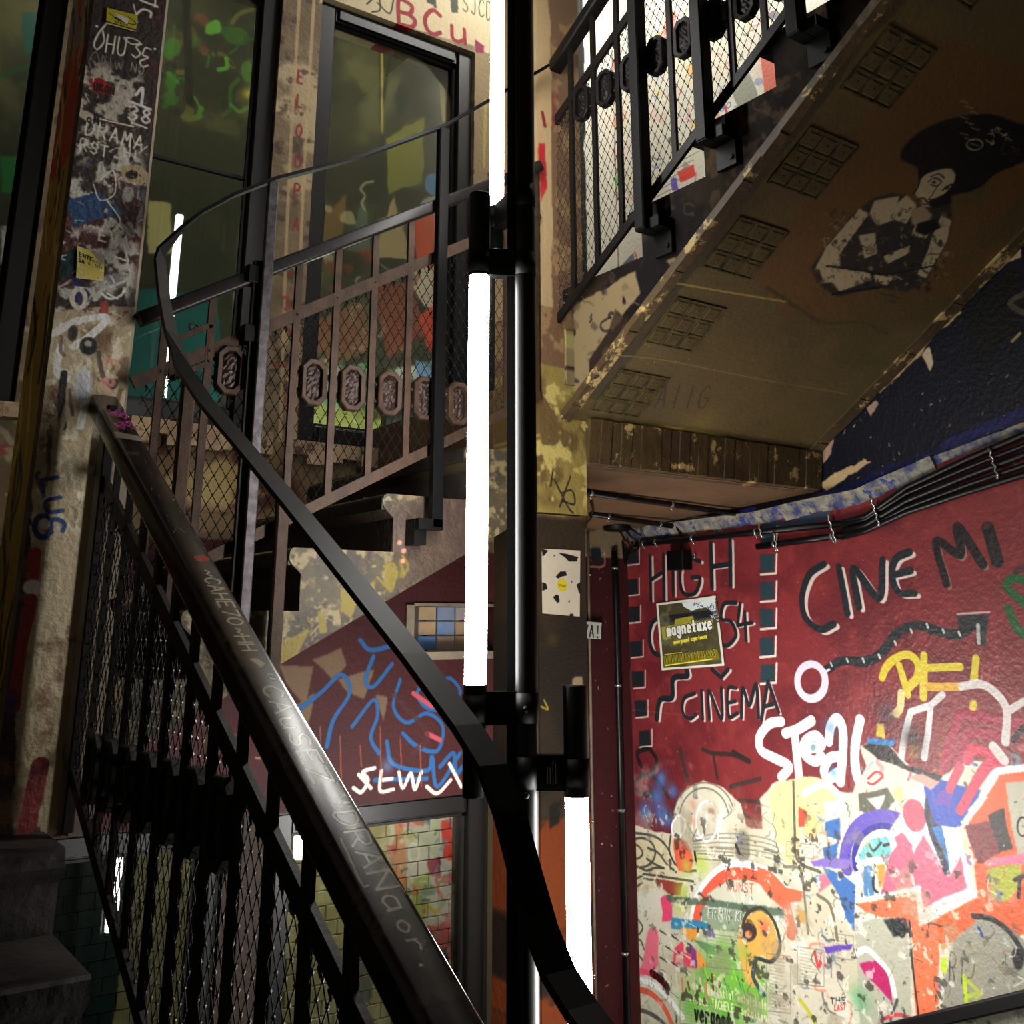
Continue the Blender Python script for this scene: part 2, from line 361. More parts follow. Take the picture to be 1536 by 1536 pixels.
def glass(name, refl, tint):
    m = bpy.data.materials.new(name); m.use_nodes = True; nt = m.node_tree; N = nt.nodes; N.remove(N['Principled BSDF'])
    t = N.new('ShaderNodeBsdfTransparent'); t.inputs[0].default_value = lin(tint); g = N.new('ShaderNodeBsdfGlossy'); g.inputs['Roughness'].default_value = .015
    lw = N.new('ShaderNodeFresnel'); lw.inputs[0].default_value = 1.5; ad = N.new('ShaderNodeMath'); ad.operation = 'ADD'; ad.inputs[1].default_value = refl
    mx = N.new('ShaderNodeMixShader'); L = nt.links
    L.new(lw.outputs[0], ad.inputs[0]); L.new(ad.outputs[0], mx.inputs[0]); L.new(t.outputs[0], mx.inputs[1]); L.new(g.outputs[0], mx.inputs[2]); L.new(mx.outputs[0], N['Material Output'].inputs[0]); return m

M_RUST = mat('brown_painted_steel', .6, .0, spec=.22, col=(66, 48, 37), mott=(48, 35, 28), mscale=30, wear=(70, 58, 50), wscale=60, wthr=.64, bump=.15, bscale=120)
M_DARK = mat('blackened_steel', .5, .1, spec=.25, col=(14, 12, 12), mott=(24, 19, 17), mscale=30, wear=(70, 56, 46), wscale=50, wthr=.68, bump=.1, bscale=100)
M_BLACK = mat('black_powder_coat', .5, .0, col=(4, 4, 5), spec=.18)
M_SATIN = mat('black_satin_tube', .4, .0, col=(8, 8, 9), spec=.3)
M_SILVER = mat('worn_bare_steel', .35, .8, col=(128, 122, 126), mott=(92, 86, 92), mscale=40, bump=.08)
M_GALV = mat('galvanised_clip', .25, .9, col=(200, 200, 200))
M_WIRE = mat('dark_wire', .75, .0, col=(9, 8, 8), spec=.15)
M_KNOT = mat('wire_knot', .35, .3, col=(40, 37, 35), mott=(14, 13, 12), mscale=40)
M_STEP = mat('grimy_stone', .55, col=(58, 50, 42), mott=(34, 29, 26), mscale=9, wear=(104, 88, 62), wscale=14, wthr=.64, bump=.5, bscale=30)
M_STEPD = mat('dark_grimy_stone', .6, col=(46, 40, 36), mott=(26, 23, 22), mscale=8, wear=(110, 82, 52), wscale=12, wthr=.70, bump=.5, bscale=30)
M_FRAME = mat('black_window_frame', .4, 0, col=(7, 7, 8), spec=.35)
M_GLASS = glass('window_glass', .0, (206, 208, 204))
M_CONC = mat('bare_plaster', .7, col=(120, 108, 90), mott=(88, 78, 66), mscale=6, bump=.3, bscale=40)
M_LED = emit('lit_diffuser', (255, 252, 246), LAMP)
M_LED_ROOM = emit('lit_room_tube', (235, 255, 225), 150)
M_LED_LOW = emit('fill_lower_room_tube', (255, 250, 236), 110)  # for the unseen tube added to brighten the lower room
M_LED_HOT = emit('fill_red_wall_tube', (255, 252, 246), 270)  # for the hidden tube added to brighten the red wall
M_LED_TOP = emit('fill_landing_sill_tube', (255, 252, 246), 210)  # for the unseen tubes added over the landing and behind the sill
M_LED_UP = emit('fill_upper_room_tube', (255, 246, 225), 130)  # for the unseen tubes added high in the upper rooms

# ------------------------------------------------------------------ painted surfaces
BK = (26, 33, 38); WH = (226, 224, 214); CREAM = (206, 200, 172); GREYP = (176, 174, 160)
def arc(cx, cy, rx, ry, a, b, n=9): return [(cx+rx*math.cos(q), cy+ry*math.sin(q)) for q in np.radians(np.linspace(a, b, n))]

# --- red wall with collage below, white graffiti wall above the upper flight
RW = Canvas(-0.6, -1.9, 4.2, 5.2, 360, (118, 40, 44), lambda x, y: (lambda p: (p[1], p[2]))(onX(x, y)), .0022, .22)
c = RW
c.blotch((92, 28, 36), .52, .7, ND, 3, 8); c.blotch((136, 56, 54), .62, .5, NC, 5, 8)
c.speck([(940, 800), (1500, 1180)], 160, [(178, 120, 110), (84, 20, 28), (200, 160, 150)], 3, 1.6, .7)
# upper: white coat and dark blue sky
c.poly([(-.6,.7),(3.6,.7),(3.6,3.4),(-.6,3.4)], (226, 222, 204), jit=1, px=False)
blue = [(3.6,.425),(2.8,.433),(2.6,.452),(2.32,.47),(2.0,.552),(1.68,.617),(1.2,.74),(.6,.92),(-.6,1.3),(-.6,3.0),(.5,2.2),(2.52,.86),(2.8,.62),(3.6,.62)]
c.poly(blue, (7, 8, 26), jit=1.5, px=False)
c.poly([(1290,742),(1400,692),(1536,640),(1560,600),(1420,660),(1300,715),(1215,745)], (20, 24, 92), a=.8, jit=4, dry=.2)
PEEL = [(188, 160, 118), (170, 140, 120), (205, 185, 150)]
for q in [[(1215,690),(1236,655),(1252,655),(1248,680),(1225,708)], [(1240,650),(1262,640),(1258,632)], [(1300,612),(1315,600),(1318,606),(1306,626)], [(1380,530),(1396,520),(1400,545),(1392,560)],
          [(1420,470),(1450,440),(1446,470),(1410,500),(1340,570),(1318,590),(1312,575),(1360,535)], [(1500,370),(1536,350),(1536,380),(1505,395)], [(1484,654),(1508,640),(1512,648),(1490,660)], [(1225,725),(1300,690),(1304,695),(1240,735)]]:
    c.poly(q, random.choice(PEEL), jit=4, dry=.35)
c.speck([(1230, 560), (1536, 720)], 60, PEEL, 4, 2.2)
c.poly([(1440,470),(1490,420),(1536,400),(1536,500),(1500,520),(1470,560)], (6, 7, 12), jit=6)
c.stroke([(1536,440),(1515,455),(1536,470)], 8, (120,110,84), a=.6); c.stroke([(1530,500),(1518,512)], 5, (160,140,90))
c.stroke([(945,800),(1010,785),(1060,780)], 16, (150, 150, 130), dry=.4); c.stroke([(1035,792),(1080,782),(1130,768)], 18, (30, 50, 140), dry=.3); c.stroke([(970,812),(1010,800)], 12, (46, 40, 120), dry=.4)
c.stroke([(1150,790),(1200,782),(1240,772)], 14, (44, 62, 84), dry=.3)
# film strips
for (x, y) in [(948,834),(948,880),(950,921),(954,973),(957,1019),(961,1063),(967,1107)]:
    c.poly([(x-9,y-11),(x+8,y-12),(x+9,y+11),(x-8,y+12)], BK, jit=1.2); c.stroke([(x+11,y-13),(x+11,y+12),(x-7,y+14)], 3.2, (196,180,170), smooth=False, dry=.3)
for (x, y) in [(1152,805),(1151,846),(1151,887),(1151,928),(1150,970),(1151,1010)]:
    c.poly([(x-11,y-13),(x+10,y-14),(x+11,y+12),(x-10,y+13)], (36,58,66), jit=1.2); c.stroke([(x+14,y-15),(x+13,y+14),(x-10,y+16)], 4.2, (222,210,200), smooth=False)
def brush(t, p0, p1, up, wd, sh=(3, 2)):
    c.text(t, (p0[0]+sh[0], p0[1]+sh[1]), (p1[0]+sh[0], p1[1]+sh[1]), up, wd*.8, (206,190,182)); c.text(t, p0, p1, up, wd, BK)
# HIGH / 6 54 / CINEMA
def lett(strokes, wd, sh=(4, 2), col=BK, hi=(208,192,184)):
    for st in strokes: c.stroke([(x+sh[0], y+sh[1]) for x, y in st], wd*.75, hi, smooth=len(st) > 3)
    for st in strokes: c.stroke(st, wd, col, smooth=len(st) > 3)
lett([[(975,834),(976,900)],[(995,832),(996,898)],[(976,870),(995,858)]], 8)
lett([[(1009,838),(1010,892)]], 8); lett([[(1050,842),(1030,836),(1020,858),(1024,888),(1042,890),(1050,868),(1038,866)]], 8)
lett([[(1066,815),(1068,882)],[(1095,810),(1096,878)],[(1068,850),(1095,846)]], 9)
lett([[(1000,925),(980,932),(974,955),(980,978),(1000,985)]], 10); lett([[(1104,904),(1086,906),(1082,928),(1096,932),(1104,952),(1092,968),(1080,966)]], 8); lett([[(1110,905),(1106,938),(1128,934)],[(1117,918),(1119,960)]], 7)
lett([[(985,1078),(990,1050),(1008,1046),(1010,1018),(1030,1014),(1030,1004)]], 11); lett([[(1068,1004),(1082,1016),(1092,1004)]], 8)
lett([[(1042,1040),(1026,1048),(1024,1068),(1034,1078),(1044,1072)],[(1052,1036),(1054,1078)],[(1064,1078),(1063,1036),(1082,1078),(1082,1032)],[(1104,1032),(1092,1034),(1093,1074),(1106,1070)],[(1093,1054),(1103,1052)],[(1112,1076),(1114,1032),(1124,1058),(1134,1026),(1138,1076)],[(1142,1080),(1152,1022),(1168,1068)],[(1146,1060),(1160,1056)]], 7, (3, 3))
# big CINE MA with arrow
lett([[(1236,846),(1214,862),(1203,895),(1208,926),(1230,944),(1250,936)],[(1258,850),(1271,920)],[(1288,910),(1280,852),(1318,897),(1324,840)],[(1364,828),(1344,838),(1338,862),(1348,888),(1372,890)],[(1342,862),(1366,856)]], 12, (6, 4))
lett([[(1420,876),(1404,812),(1440,832),(1436,790),(1474,846)]], 14, (4, 4), (24,18,20), (150,110,106)); c.stroke([(1482,792),(1496,842)], 18, (24,18,20), dry=.3)
c.stroke([(1240,1004),(1262,992),(1300,992),(1324,978),(1346,950),(1376,938),(1404,946),(1432,952),(1452,944)], 15, BK)
for i in range(9):
    x = 1246+i*24; y = [996,990,990,984,964,946,938,946,950][i]; c.stroke([(x, y-2), (x+2, y+3)], 4, (190,190,184))
c.poly([(1436,924),(1484,920),(1480,968),(1466,966),(1466,944),(1438,940)], BK); c.stroke([(1436,921),(1484,918)], 3, (190,170,165)); c.stroke([(1467,938),(1468,964)], 6, (176,170,170))
c.ring((1217,1022), 21, 26, 13, (206,206,220)); c.stroke([(1232,1012),(1244,1004)], 4, (214,206,205))
c.stroke([(1536,870),(1518,868),(1510,880),(1536,905)], 12, (20,84,40), dry=.2); c.stroke([(1512,912),(1524,940),(1536,952)], 12, (20,84,40), dry=.2)
c.stroke([(1312,1022),(1312,1044),(1322,1044)], 2.4, (70,24,26)); c.stroke([(1330,1034),(1336,1048)], 2.4, (70,24,26)); c.text('NT', (1472,1024), (1500,1018), (2,-20), 1.4, (168,96,90))
YL = (204,186,48)
c.stroke([(1323,1016),(1330,1000),(1344,987),(1362,982),(1376,994),(1376,1016),(1362,1032)], 13, YL, dry=.15); c.stroke([(1349,998),(1362,1042)], 11, YL, dry=.15)
c.stroke([(1386,983),(1385,1046)], 13, YL, dry=.1); c.stroke([(1389,1002),(1440,1000)], 13, YL, dry=.15); c.stroke([(1392,1030),(1442,1030)], 12, (206,160,52), dry=.2); c.stroke([(1464,988),(1460,1026)], 12, YL); c.ell((1460,1061), 6, 9, YL)
c.stroke([(1352,1040),(1350,1062),(1344,1070)], 12, (214,196,130)); c.poly([(1340,1066),(1352,1064),(1350,1078),(1338,1072)], (214,196,130))
# black scribbles, blue spray
c.stroke([(958,1142),(956,1128),(972,1124),(984,1138),(978,1158),(960,1166),(950,1178),(966,1192),(988,1190)], 7, (44,34,34)); c.stroke([(960,1160),(984,1168),(1002,1196)], 7, (44,34,34))
c.stroke([(1020,1124),(1026,1150),(1032,1170)], 10, (60,46,44), dry=.3); c.stroke([(1054,1124),(1070,1130),(1098,1132),(1122,1142)], 7, (50,36,36)); c.stroke([(1070,1132),(1076,1168)], 6, (50,36,36)); c.stroke([(1096,1180),(1140,1168)], 7, (60,44,42), dry=.3); c.stroke([(1098,1212),(1124,1226)], 6, (50,36,36)); c.stroke([(1110,1200),(1146,1204)], 6, (60,44,42), dry=.2)
c.stroke([(962,1150),(956,1130),(974,1124),(986,1140)], 8, (30,24,24)); c.stroke([(1100,1128),(1124,1142)], 8, (40,30,30)); c.text('TR', (924,1095), (950,1090), (2,-22), 2, (40,22,26)); c.stroke([(930,1112),(946,1108),(940,1124),(930,1118)], 2.2, (34,20,24))
for p in [(992,1170,16),(985,1195,18),(968,1218,18),(992,1222,18),(1010,1188,12),(1002,1228,14)]: c.spray(p[:2], p[2], (70,120,190), .85)
# STEAL in white
W2 = (236,240,242)
for st in [[(1172,1082),(1154,1086),(1139,1106),(1142,1126),(1164,1138),(1184,1150),(1172,1166)], [(1178,1100),(1196,1094),(1217,1081)], [(1192,1098),(1196,1140),(1200,1182)], [(1204,1124),(1232,1118),(1224,1104),(1208,1112),(1206,1130),(1222,1142),(1232,1134)],
           [(1243,1112),(1246,1090),(1256,1078),(1264,1094),(1264,1130),(1260,1172)], [(1260,1134),(1244,1138),(1236,1156),(1242,1168),(1256,1160)], [(1290,1080),(1283,1116),(1283,1150),(1290,1174),(1304,1182)]]:
    c.stroke(st, 17, W2, rough=.15)
c.ell((1219,1121), 4, 5, (120,160,160)); c.spray((1246,1092), 14, (60,110,170), .5); c.spray((1250,1160), 10, (60,130,200), .6)
# collage of pasted paper; it carries on along the wall beyond the picture
pm_, c.pm, c.mpp = c.pm, None, 1.
c.poly([(1.72,-.40),(1.5,-.30),(1.2,-.24),(.6,-.3),(-.6,-.2),(-.6,-1.9),(1.72,-1.9)], (196,192,172), jit=3)
ex = [(206,60,60),(222,92,40),(60,96,160),(90,150,70),(60,60,60),(230,228,215),(150,140,110),(210,110,130),(120,90,170),(200,190,70)]
c.scribbles([(-.55,-1.85),(1.66,-.40)], 160, ex, 121, (.012,.035), (.05,.22), .4, .85); c.scribbles([(-.55,-.2),(1.6,.35)], 26, [BK,(206,190,182),(30,30,34)], 122, (.015,.03), (.08,.2), 0)
c.pm, c.mpp = pm_, .0022
top = [(940,1236),(975,1243),(1005,1249),(1012,1205),(1030,1180),(1056,1172),(1084,1180),(1110,1204),(1118,1238),(1142,1242),(1140,1198),(1160,1176),(1178,1168),(1200,1186),(1280,1188),(1300,1150),(1292,1120),(1330,1110),(1370,1150),(1416,1162),(1450,1140),(1500,1150),(1600,1140),(1700,1700),(900,1750),(900,1560),(938,1500)]
c.poly(top, (206,202,182), jit=3)
c.blotch((182,176,150), .5, .6, ND, 21, 8, [(942,1250),(1536,1250),(1536,1620),(942,1620)]); c.blotch((226,226,214), .56, .6, NB_, 22, 10, [(942,1200),(1400,1200),(1400,1620),(942,1620)])
pal = [(206,60,60),(220,92,40),(60,96,160),(90,150,70),(60,60,60),(40,44,48),(230,228,215),(150,140,110),(210,110,130),(120,90,170),(200,190,70),(90,160,170),(176,30,90)]
c.scribbles([(1290,1120),(1536,1560)], 150, pal, 11, (2,7), (8,26), .35, .8); c.scribbles([(1150,1190),(1290,1560)], 100, [(190,180,140),(150,150,136),(60,64,60),(220,110,90),(70,120,180),(230,226,210),(120,130,110)], 12, (1.5,4), (6,22), .25, .7)
c.scribbles([(945,1255),(1150,1560)], 90, [(150,150,120),(90,90,80),(225,222,205),(110,150,90),(215,120,110),(80,110,120)], 13, (1.2,3), (5,18), .2, .6)
# capital with volutes drawn in black line
IN = (62,60,52); Y2 = (200,188,140)
c.poly([(942,1250),(1008,1258),(1012,1282),(1040,1310),(1014,1322),(1000,1350),(966,1340),(944,1390)], Y2, a=.6, jit=3)
for st in [arc(961,1279,22,22,-160,150), [(944,1270),(956,1268),(964,1280),(956,1288),(948,1280)], [(940,1248),(980,1254),(1000,1270),(1010,1292),(1026,1306),(1044,1306)], [(972,1272),(988,1280),(1000,1296),(1014,1308)], [(970,1288),(982,1296),(994,1302)], [(944,1302),(956,1300),(970,1306),(982,1302),(996,1302)],
           [(966,1311),(1000,1316),(1040,1322)], [(966,1318),(1004,1323)], [(944,1308),(940,1330),(950,1345),(948,1362)], [(966,1312),(950,1322),(944,1340)], [(964,1324),(952,1332)], [(1006,1254),(1004,1276),(1012,1296)], [(948,1362),(952,1352),(958,1344)], [(956,1372),(948,1386),(956,1402),(964,1392),(958,1380)], [(946,1412),(960,1410),(966,1424)], [(950,1440),(956,1432),(964,1440)]]:
    c.stroke(st, 4.2, IN, a=.9, dry=.1)
c.poly([(978,1320),(1024,1324),(1020,1344),(1002,1342)], (140,62,52), dry=.25); c.poly([(952,1336),(990,1334),(998,1346),(984,1370),(956,1372)], (208,206,190), jit=3)
c.poly([(1008,1256),(1030,1262),(1040,1290),(1034,1306),(1018,1304),(1010,1284)], (226,92,70), jit=4, dry=.12); c.text('S', (1024,1280), (1030,1282), (0,-12), 2, (150,20,20))
c.poly([(966,1430),(972,1390),(986,1394),(988,1448),(976,1464),(958,1462)], (222,110,130), jit=4, dry=.3); c.poly([(990,1352),(1006,1346),(1006,1380),(994,1384)], (222,70,110), jit=4, dry=.2); c.stroke([(962,1456),(980,1462)], 10, (226,80,110), dry=.3)
for p in [(1030,1300,14),(1024,1340,18),(1052,1296,18),(1018,1360,12)]: c.spray(p[:2], p[2], (176,206,70), .7)
for yy in (1282, 1292, 1300): c.stroke([(1046,yy-12),(1100,yy-8)], 2, (120,116,96), dry=.4)
for k in range(5): c.stroke([(1040,1256+k*5),(1090,1250+k*7),(1150,1258+k*7),(1180,1275+k*6)], 2.2, (110,112,96), a=.7)
c.stroke([(1042,1278),(1044,1294)], 5, (24,24,24)); c.stroke([(1104,1268),(1109,1280)], 6, (24,20,40)); c.stroke([(1106,1256),(1112,1264)], 6, (80,90,200), dry=.3)
c.stroke(arc(1056,1228,46,54,-170,-20), 3, (120,118,104)); c.stroke(arc(1056,1232,38,50,-170,-15), 3, (120,118,104)); c.text('OUT', (1006,1256), (1086,1258), (4,-34), 4, W2); c.ring((1060,1232), 16, 30, 4, W2)
for p in [(1040,1208),(1070,1216),(1040,1232)]: c.spray(p, 9, (206,120,90), .5)
# orange arch, banner, eye, green poster
OR = (226,92,68)
c.stroke([(1040,1392),(1050,1352),(1076,1316),(1108,1304),(1144,1312),(1172,1334),(1184,1350),(1190,1392)], 30, W2, a=.9); c.stroke([(1042,1392),(1052,1354),(1078,1320),(1108,1310),(1142,1318),(1168,1338),(1180,1356),(1186,1400)], 19, OR, dry=.12)
c.poly([(1060,1344),(1080,1330),(1140,1330),(1160,1352),(1150,1362),(1066,1352)], (198,200,180), jit=3); c.text('KUNST', (1092,1336), (1130,1340), (0,-14), 1.6, (180,90,70), dry=.2)
c.poly([(1000,1344),(1180,1362),(1180,1374),(1000,1354)], (64,92,76), a=.8, dry=.3); c.poly([(1050,1362),(1120,1368),(1110,1400),(1052,1392)], (120,140,116), a=.8)
c.text('ERIUM KUNST', (1062,1376), (1136,1384), (1,-13), 2.6, (214,220,206)); c.text('ERIUM KUNST', (1063,1376), (1137,1384), (1,-12), 1.2, (70,84,70))
c.poly([(1006,1376),(1060,1384),(1062,1394),(1006,1392)], (50,130,170), dry=.15); c.poly([(1020,1390),(1046,1396),(1042,1412),(1028,1404)], (226,150,60), dry=.2); c.poly([(1040,1408),(1080,1420),(1100,1432),(1060,1430)], (60,110,80), a=.8); c.poly([(1058,1396),(1068,1392),(1072,1406),(1060,1404)], (110,90,150))
for (x,y,r) in [(1090,1440,34),(1060,1470,40),(1110,1480,36),(1040,1510,34),(1090,1520,50),(1130,1470,30)]: c.spray((x,y), r, (112,186,72), .9)
c.poly([(1040,1480),(1080,1456),(1146,1466),(1150,1530),(1040,1510)], (120,190,66), a=.7, jit=3)
for k in range(14): c.stroke([(1050+k*7,1440+(k*13)%40),(1056+k*7,1460+(k*13)%40)], 2, [(60,130,60),(190,220,90),(40,90,110)][k % 3], a=.8)
c.text('ives Potential entwickeln', (1040,1484), (1150,1514), (-1,-13), 2, (232,236,190)); c.text('sthaus TACHELES erhalten', (1034,1502), (1150,1532), (-1,-13), 2, (238,240,200)); c.text('veranst', (1042,1530), (1096,1544), (0,-26), 4.5, (22,24,20))
c.poly([(1108,1410),(1118,1378),(1140,1366),(1160,1384),(1166,1420),(1158,1440),(1140,1436),(1136,1480),(1118,1470)], (222,170,84), smooth=True, jit=2); c.spray((1148,1392), 12, (236,90,90), .8); c.spray((1118,1430), 14, (150,190,70), .7)
c.stroke([(1112,1402),(1120,1372),(1142,1362),(1162,1384),(1170,1420),(1158,1442),(1138,1438)], 6, (60,56,46)); c.ell((1124,1398), 12, 15, (60,50,46)); c.ell((1124,1402), 5, 6, (214,150,110)); c.stroke([(1134,1438),(1130,1466),(1146,1492)], 8, (40,84,84), dry=.2)
c.poly([(1010,1420),(1022,1408),(1044,1432),(1052,1452),(1030,1450),(1008,1446)], (214,70,90), jit=3); c.poly([(1034,1412),(1050,1430),(1048,1452),(1040,1450)], (120,60,140)); c.poly([(1044,1420),(1060,1446),(1046,1454)], (232,150,60))
for k in range(16): c.stroke([(990+k%5*9,1396+k*4),(1000+k%5*9,1402+k*4)], 3, [(40,34,36),(220,214,200)][k % 2], a=.8)
c.stroke([(978,1460),(992,1470),(1000,1480)], 15, (64,14,22)); c.stroke([(940,1468),(975,1474),(1000,1494),(1024,1526)], 10, W2, a=.9); c.stroke([(940,1482),(972,1488),(994,1508),(1010,1540)], 11, (222,96,70), dry=.3); c.stroke([(942,1520),(964,1516),(990,1530),(1006,1548)], 7, (50,54,50), a=.8)
for k in range(8): c.stroke([(1014+k*9,1462+k%3*6),(1016+k*9,1484+k%2*14)], 5, [(210,200,180),(216,120,110),(120,60,50),(190,180,150)][k % 4], dry=.3)
# middle: mushroom arch, teal eye, pink arrow
c.poly([(1156,1190),(1186,1168),(1222,1164),(1252,1180),(1262,1210),(1240,1230),(1214,1216),(1200,1224),(1198,1290),(1174,1288),(1160,1240)], (214,198,146), smooth=True, jit=2); c.stroke([(1190,1172),(1192,1240),(1196,1290),(1230,1308)], 5, (90,88,74), dry=.3)
c.poly([(1196,1200),(1216,1216),(1232,1232),(1226,1262),(1206,1252)], (216,190,130), jit=4, dry=.3); c.poly([(1198,1210),(1212,1218),(1206,1240),(1198,1240)], (222,80,60), dry=.4)
c.stroke([(1206,1190),(1236,1176),(1262,1196)], 12, (232,232,222), dry=.1); c.poly([(1236,1204),(1266,1198),(1270,1216),(1240,1230)], (232,230,220))
c.poly([(1136,1300),(1156,1306),(1180,1330),(1204,1336),(1202,1350),(1184,1352),(1196,1400),(1186,1410),(1174,1360),(1150,1340),(1136,1322)], (232,104,74), jit=2, dry=.1); c.poly([(1192,1362),(1208,1366),(1206,1384),(1196,1384)], (226,150,50))
c.stroke([(1176,1300),(1200,1304),(1206,1340),(1212,1400)], 5, (120,116,96), dry=.2); c.stroke([(1226,1342),(1244,1356),(1252,1384),(1256,1410)], 5, (110,104,86)); c.poly([(1230,1316),(1238,1310),(1250,1322),(1228,1340)], (224,110,130))
for q in [[(1236,1300),(1262,1310),(1284,1330),(1284,1400),(1270,1380),(1258,1340)], [(1238,1234),(1262,1228),(1264,1262),(1242,1254)], [(1238,1272),(1260,1262),(1256,1290),(1240,1290)]]: c.poly(q, (58,104,170), jit=3, dry=.2)
c.poly([(1288,1190),(1330,1180),(1340,1200),(1320,1226),(1290,1216)], (84,86,70), dry=.25); c.poly([(1300,1196),(1326,1190),(1318,1214)], (222,214,205), dry=.2)
c.ring((1326,1286), 58, 62, 20, (92,76,172), 165, 345, dry=.1); c.ring((1326,1288), 44, 48, 12, (48,44,140), 165, 345); c.stroke([(1286,1290),(1298,1262),(1322,1248),(1346,1258),(1350,1280),(1330,1292),(1306,1288),(1288,1300)], 9, W2)
c.poly([(1290,1290),(1302,1264),(1324,1254),(1346,1262),(1344,1278),(1318,1284)], (104,182,182), smooth=True); c.stroke([(1304,1266),(1310,1276),(1322,1264)], 3, (30,36,44)); c.stroke([(1326,1268),(1350,1262)], 5, (20,24,30))
c.poly([(1216,1292),(1244,1286),(1280,1290),(1280,1304),(1220,1300)], (124,104,180), dry=.3); c.poly([(1296,1300),(1314,1298),(1312,1346),(1296,1344)], (70,122,170)); c.poly([(1316,1298),(1328,1296),(1330,1330),(1320,1332)], (226,140,50)); c.stroke([(1312,1298),(1310,1330),(1320,1342)], 4, (30,34,30))
c.poly([(1284,1354),(1376,1336),(1380,1392),(1424,1366),(1464,1344),(1446,1272),(1420,1180),(1384,1168),(1330,1250),(1340,1290),(1320,1340)], W2, jit=1.5)
PK = (222,92,120)
c.poly([(1322,1344),(1330,1310),(1336,1280),(1348,1262),(1364,1290),(1384,1250),(1402,1284),(1422,1314),(1442,1282),(1448,1330),(1386,1362),(1382,1328)], PK, jit=2, dry=.06); c.ell((1370,1222), 17, 26, (228,80,100), rot=-.2, jit=2); c.poly([(1340,1254),(1352,1246),(1366,1266),(1372,1300),(1356,1300)], PK)
c.poly([(1388,1186),(1412,1240),(1424,1310),(1416,1312),(1396,1260),(1384,1220)], (20,28,50)); c.poly([(1396,1240),(1412,1236),(1424,1304)], (30,110,180)); c.poly([(1384,1180),(1410,1168),(1474,1186),(1456,1228),(1434,1240),(1400,1234)], (36,70,170), jit=3); c.poly([(1408,1184),(1430,1190),(1424,1210),(1402,1206)], (110,60,160), a=.8)
c.poly([(1440,1232),(1474,1186),(1490,1152),(1536,1146),(1536,1164),(1500,1164),(1470,1214),(1450,1244)], W2)
c.poly([(1452,1232),(1470,1210),(1500,1160),(1560,1154),(1560,1400),(1380,1420),(1380,1394),(1466,1348)], (222,86,34), jit=2, off=3); c.poly([(1284,1358),(1376,1342),(1378,1394),(1300,1370)], (232,104,66), jit=2); c.poly([(1366,1390),(1404,1376),(1406,1540),(1376,1540)], (230,110,70), jit=4, dry=.12)
c.poly([(1446,1236),(1490,1230),(1500,1282),(1470,1296)], (110,20,30), jit=3, dry=.1); c.poly([(1484,1222),(1508,1210),(1516,1276),(1498,1282)], (24,14,16), jit=3); c.poly([(1510,1176),(1560,1170),(1560,1290),(1526,1296)], (176,176,156)); c.ring((1534,1240), 8, 14, 2.5, (20,20,20)); c.poly([(1482,1290),(1560,1276),(1560,1296),(1480,1300)], (216,110,140))
c.poly([(1482,1304),(1528,1296),(1530,1330),(1510,1350),(1488,1344)], (162,170,40), jit=3, dry=.08); c.poly([(1492,1334),(1504,1336),(1500,1354)], (100,110,150))
c.text('TX', (1520,1350), (1560,1330), (2,-30), 5, (24,14,14))
# crimson letters, white outline tags
CR = (150,36,66)
c.stroke([(1416,1150),(1440,1070),(1490,1080),(1560,1090)], 15, CR, smooth=False); c.stroke([(1436,1142),(1454,1098),(1520,1106)], 14, CR, smooth=False); c.stroke([(1450,1140),(1462,1124),(1504,1140),(1480,1150),(1440,1216)], 14, (196,52,84), dry=.1); c.stroke([(1440,1150),(1424,1184)], 13, (206,64,90)); c.stroke([(1520,1110),(1536,1090)], 8, (30,22,24))
c.stroke([(1350,1146),(1358,1098),(1366,1068),(1396,1058),(1392,1100),(1386,1136)], 11, (204,206,206), smooth=False); c.stroke([(1396,1058),(1414,1042)], 10, (200,196,196)); c.stroke([(1442,1030),(1470,1026),(1494,1040),(1510,1066),(1508,1112)], 12, (206,200,196)); c.stroke([(1510,1068),(1536,1052)], 11, (206,200,196)); c.stroke([(1490,1120),(1506,1140)], 14, (206,200,196))
c.poly([(1296,1120),(1330,1110),(1360,1146),(1416,1162),(1404,1176),(1350,1150),(1320,1140)], (34,28,26), jit=3, dry=.12); c.poly([(1302,1110),(1346,1108),(1342,1118),(1304,1118)], (40,110,170)); c.poly([(1318,1086),(1328,1086),(1330,1108),(1316,1106)], (190,170,60)); c.poly([(1366,1112),(1380,1116),(1378,1136),(1362,1136)], (150,96,40)); c.spray((1370,1110), 20, (20,16,18), .7); c.spray((1330,1070), 18, (40,50,70), .5)
c.stroke([(1302,1168),(1314,1158),(1324,1164),(1310,1176),(1302,1174)], 3.4, (220,50,60)); c.poly([(1362,1168),(1384,1160),(1410,1172),(1396,1184)], (206,150,140))
# lower right: grey disc, lime letter, tall strip
c.poly([(1406,1540),(1416,1470),(1430,1410),(1470,1376),(1510,1384),(1560,1440),(1560,1560)], (140,140,126), smooth=False, jit=3); c.stroke([(1460,1374),(1486,1378),(1514,1398),(1536,1430)], 8, (14,16,16)); c.ell((1528,1440), 9, 16, (10,10,12)); c.stroke([(1456,1396),(1472,1398)], 2, (180,170,150)); c.stroke([(1468,1392),(1473,1403)], 5, (30,50,120))
c.ring((1468,1446), 26, 16, 4, (110,112,100), 180, 350, a=.7); c.text('R1', (1424,1470), (1446,1476), (2,-40), 2, (60,62,56)); LM = (176,206,36)
c.stroke([(1450,1510),(1446,1464),(1470,1490),(1452,1494)], 6, LM, smooth=False); c.stroke([(1468,1490),(1462,1504)], 5, LM); c.poly([(1410,1438),(1418,1436),(1420,1462),(1410,1456)], LM)
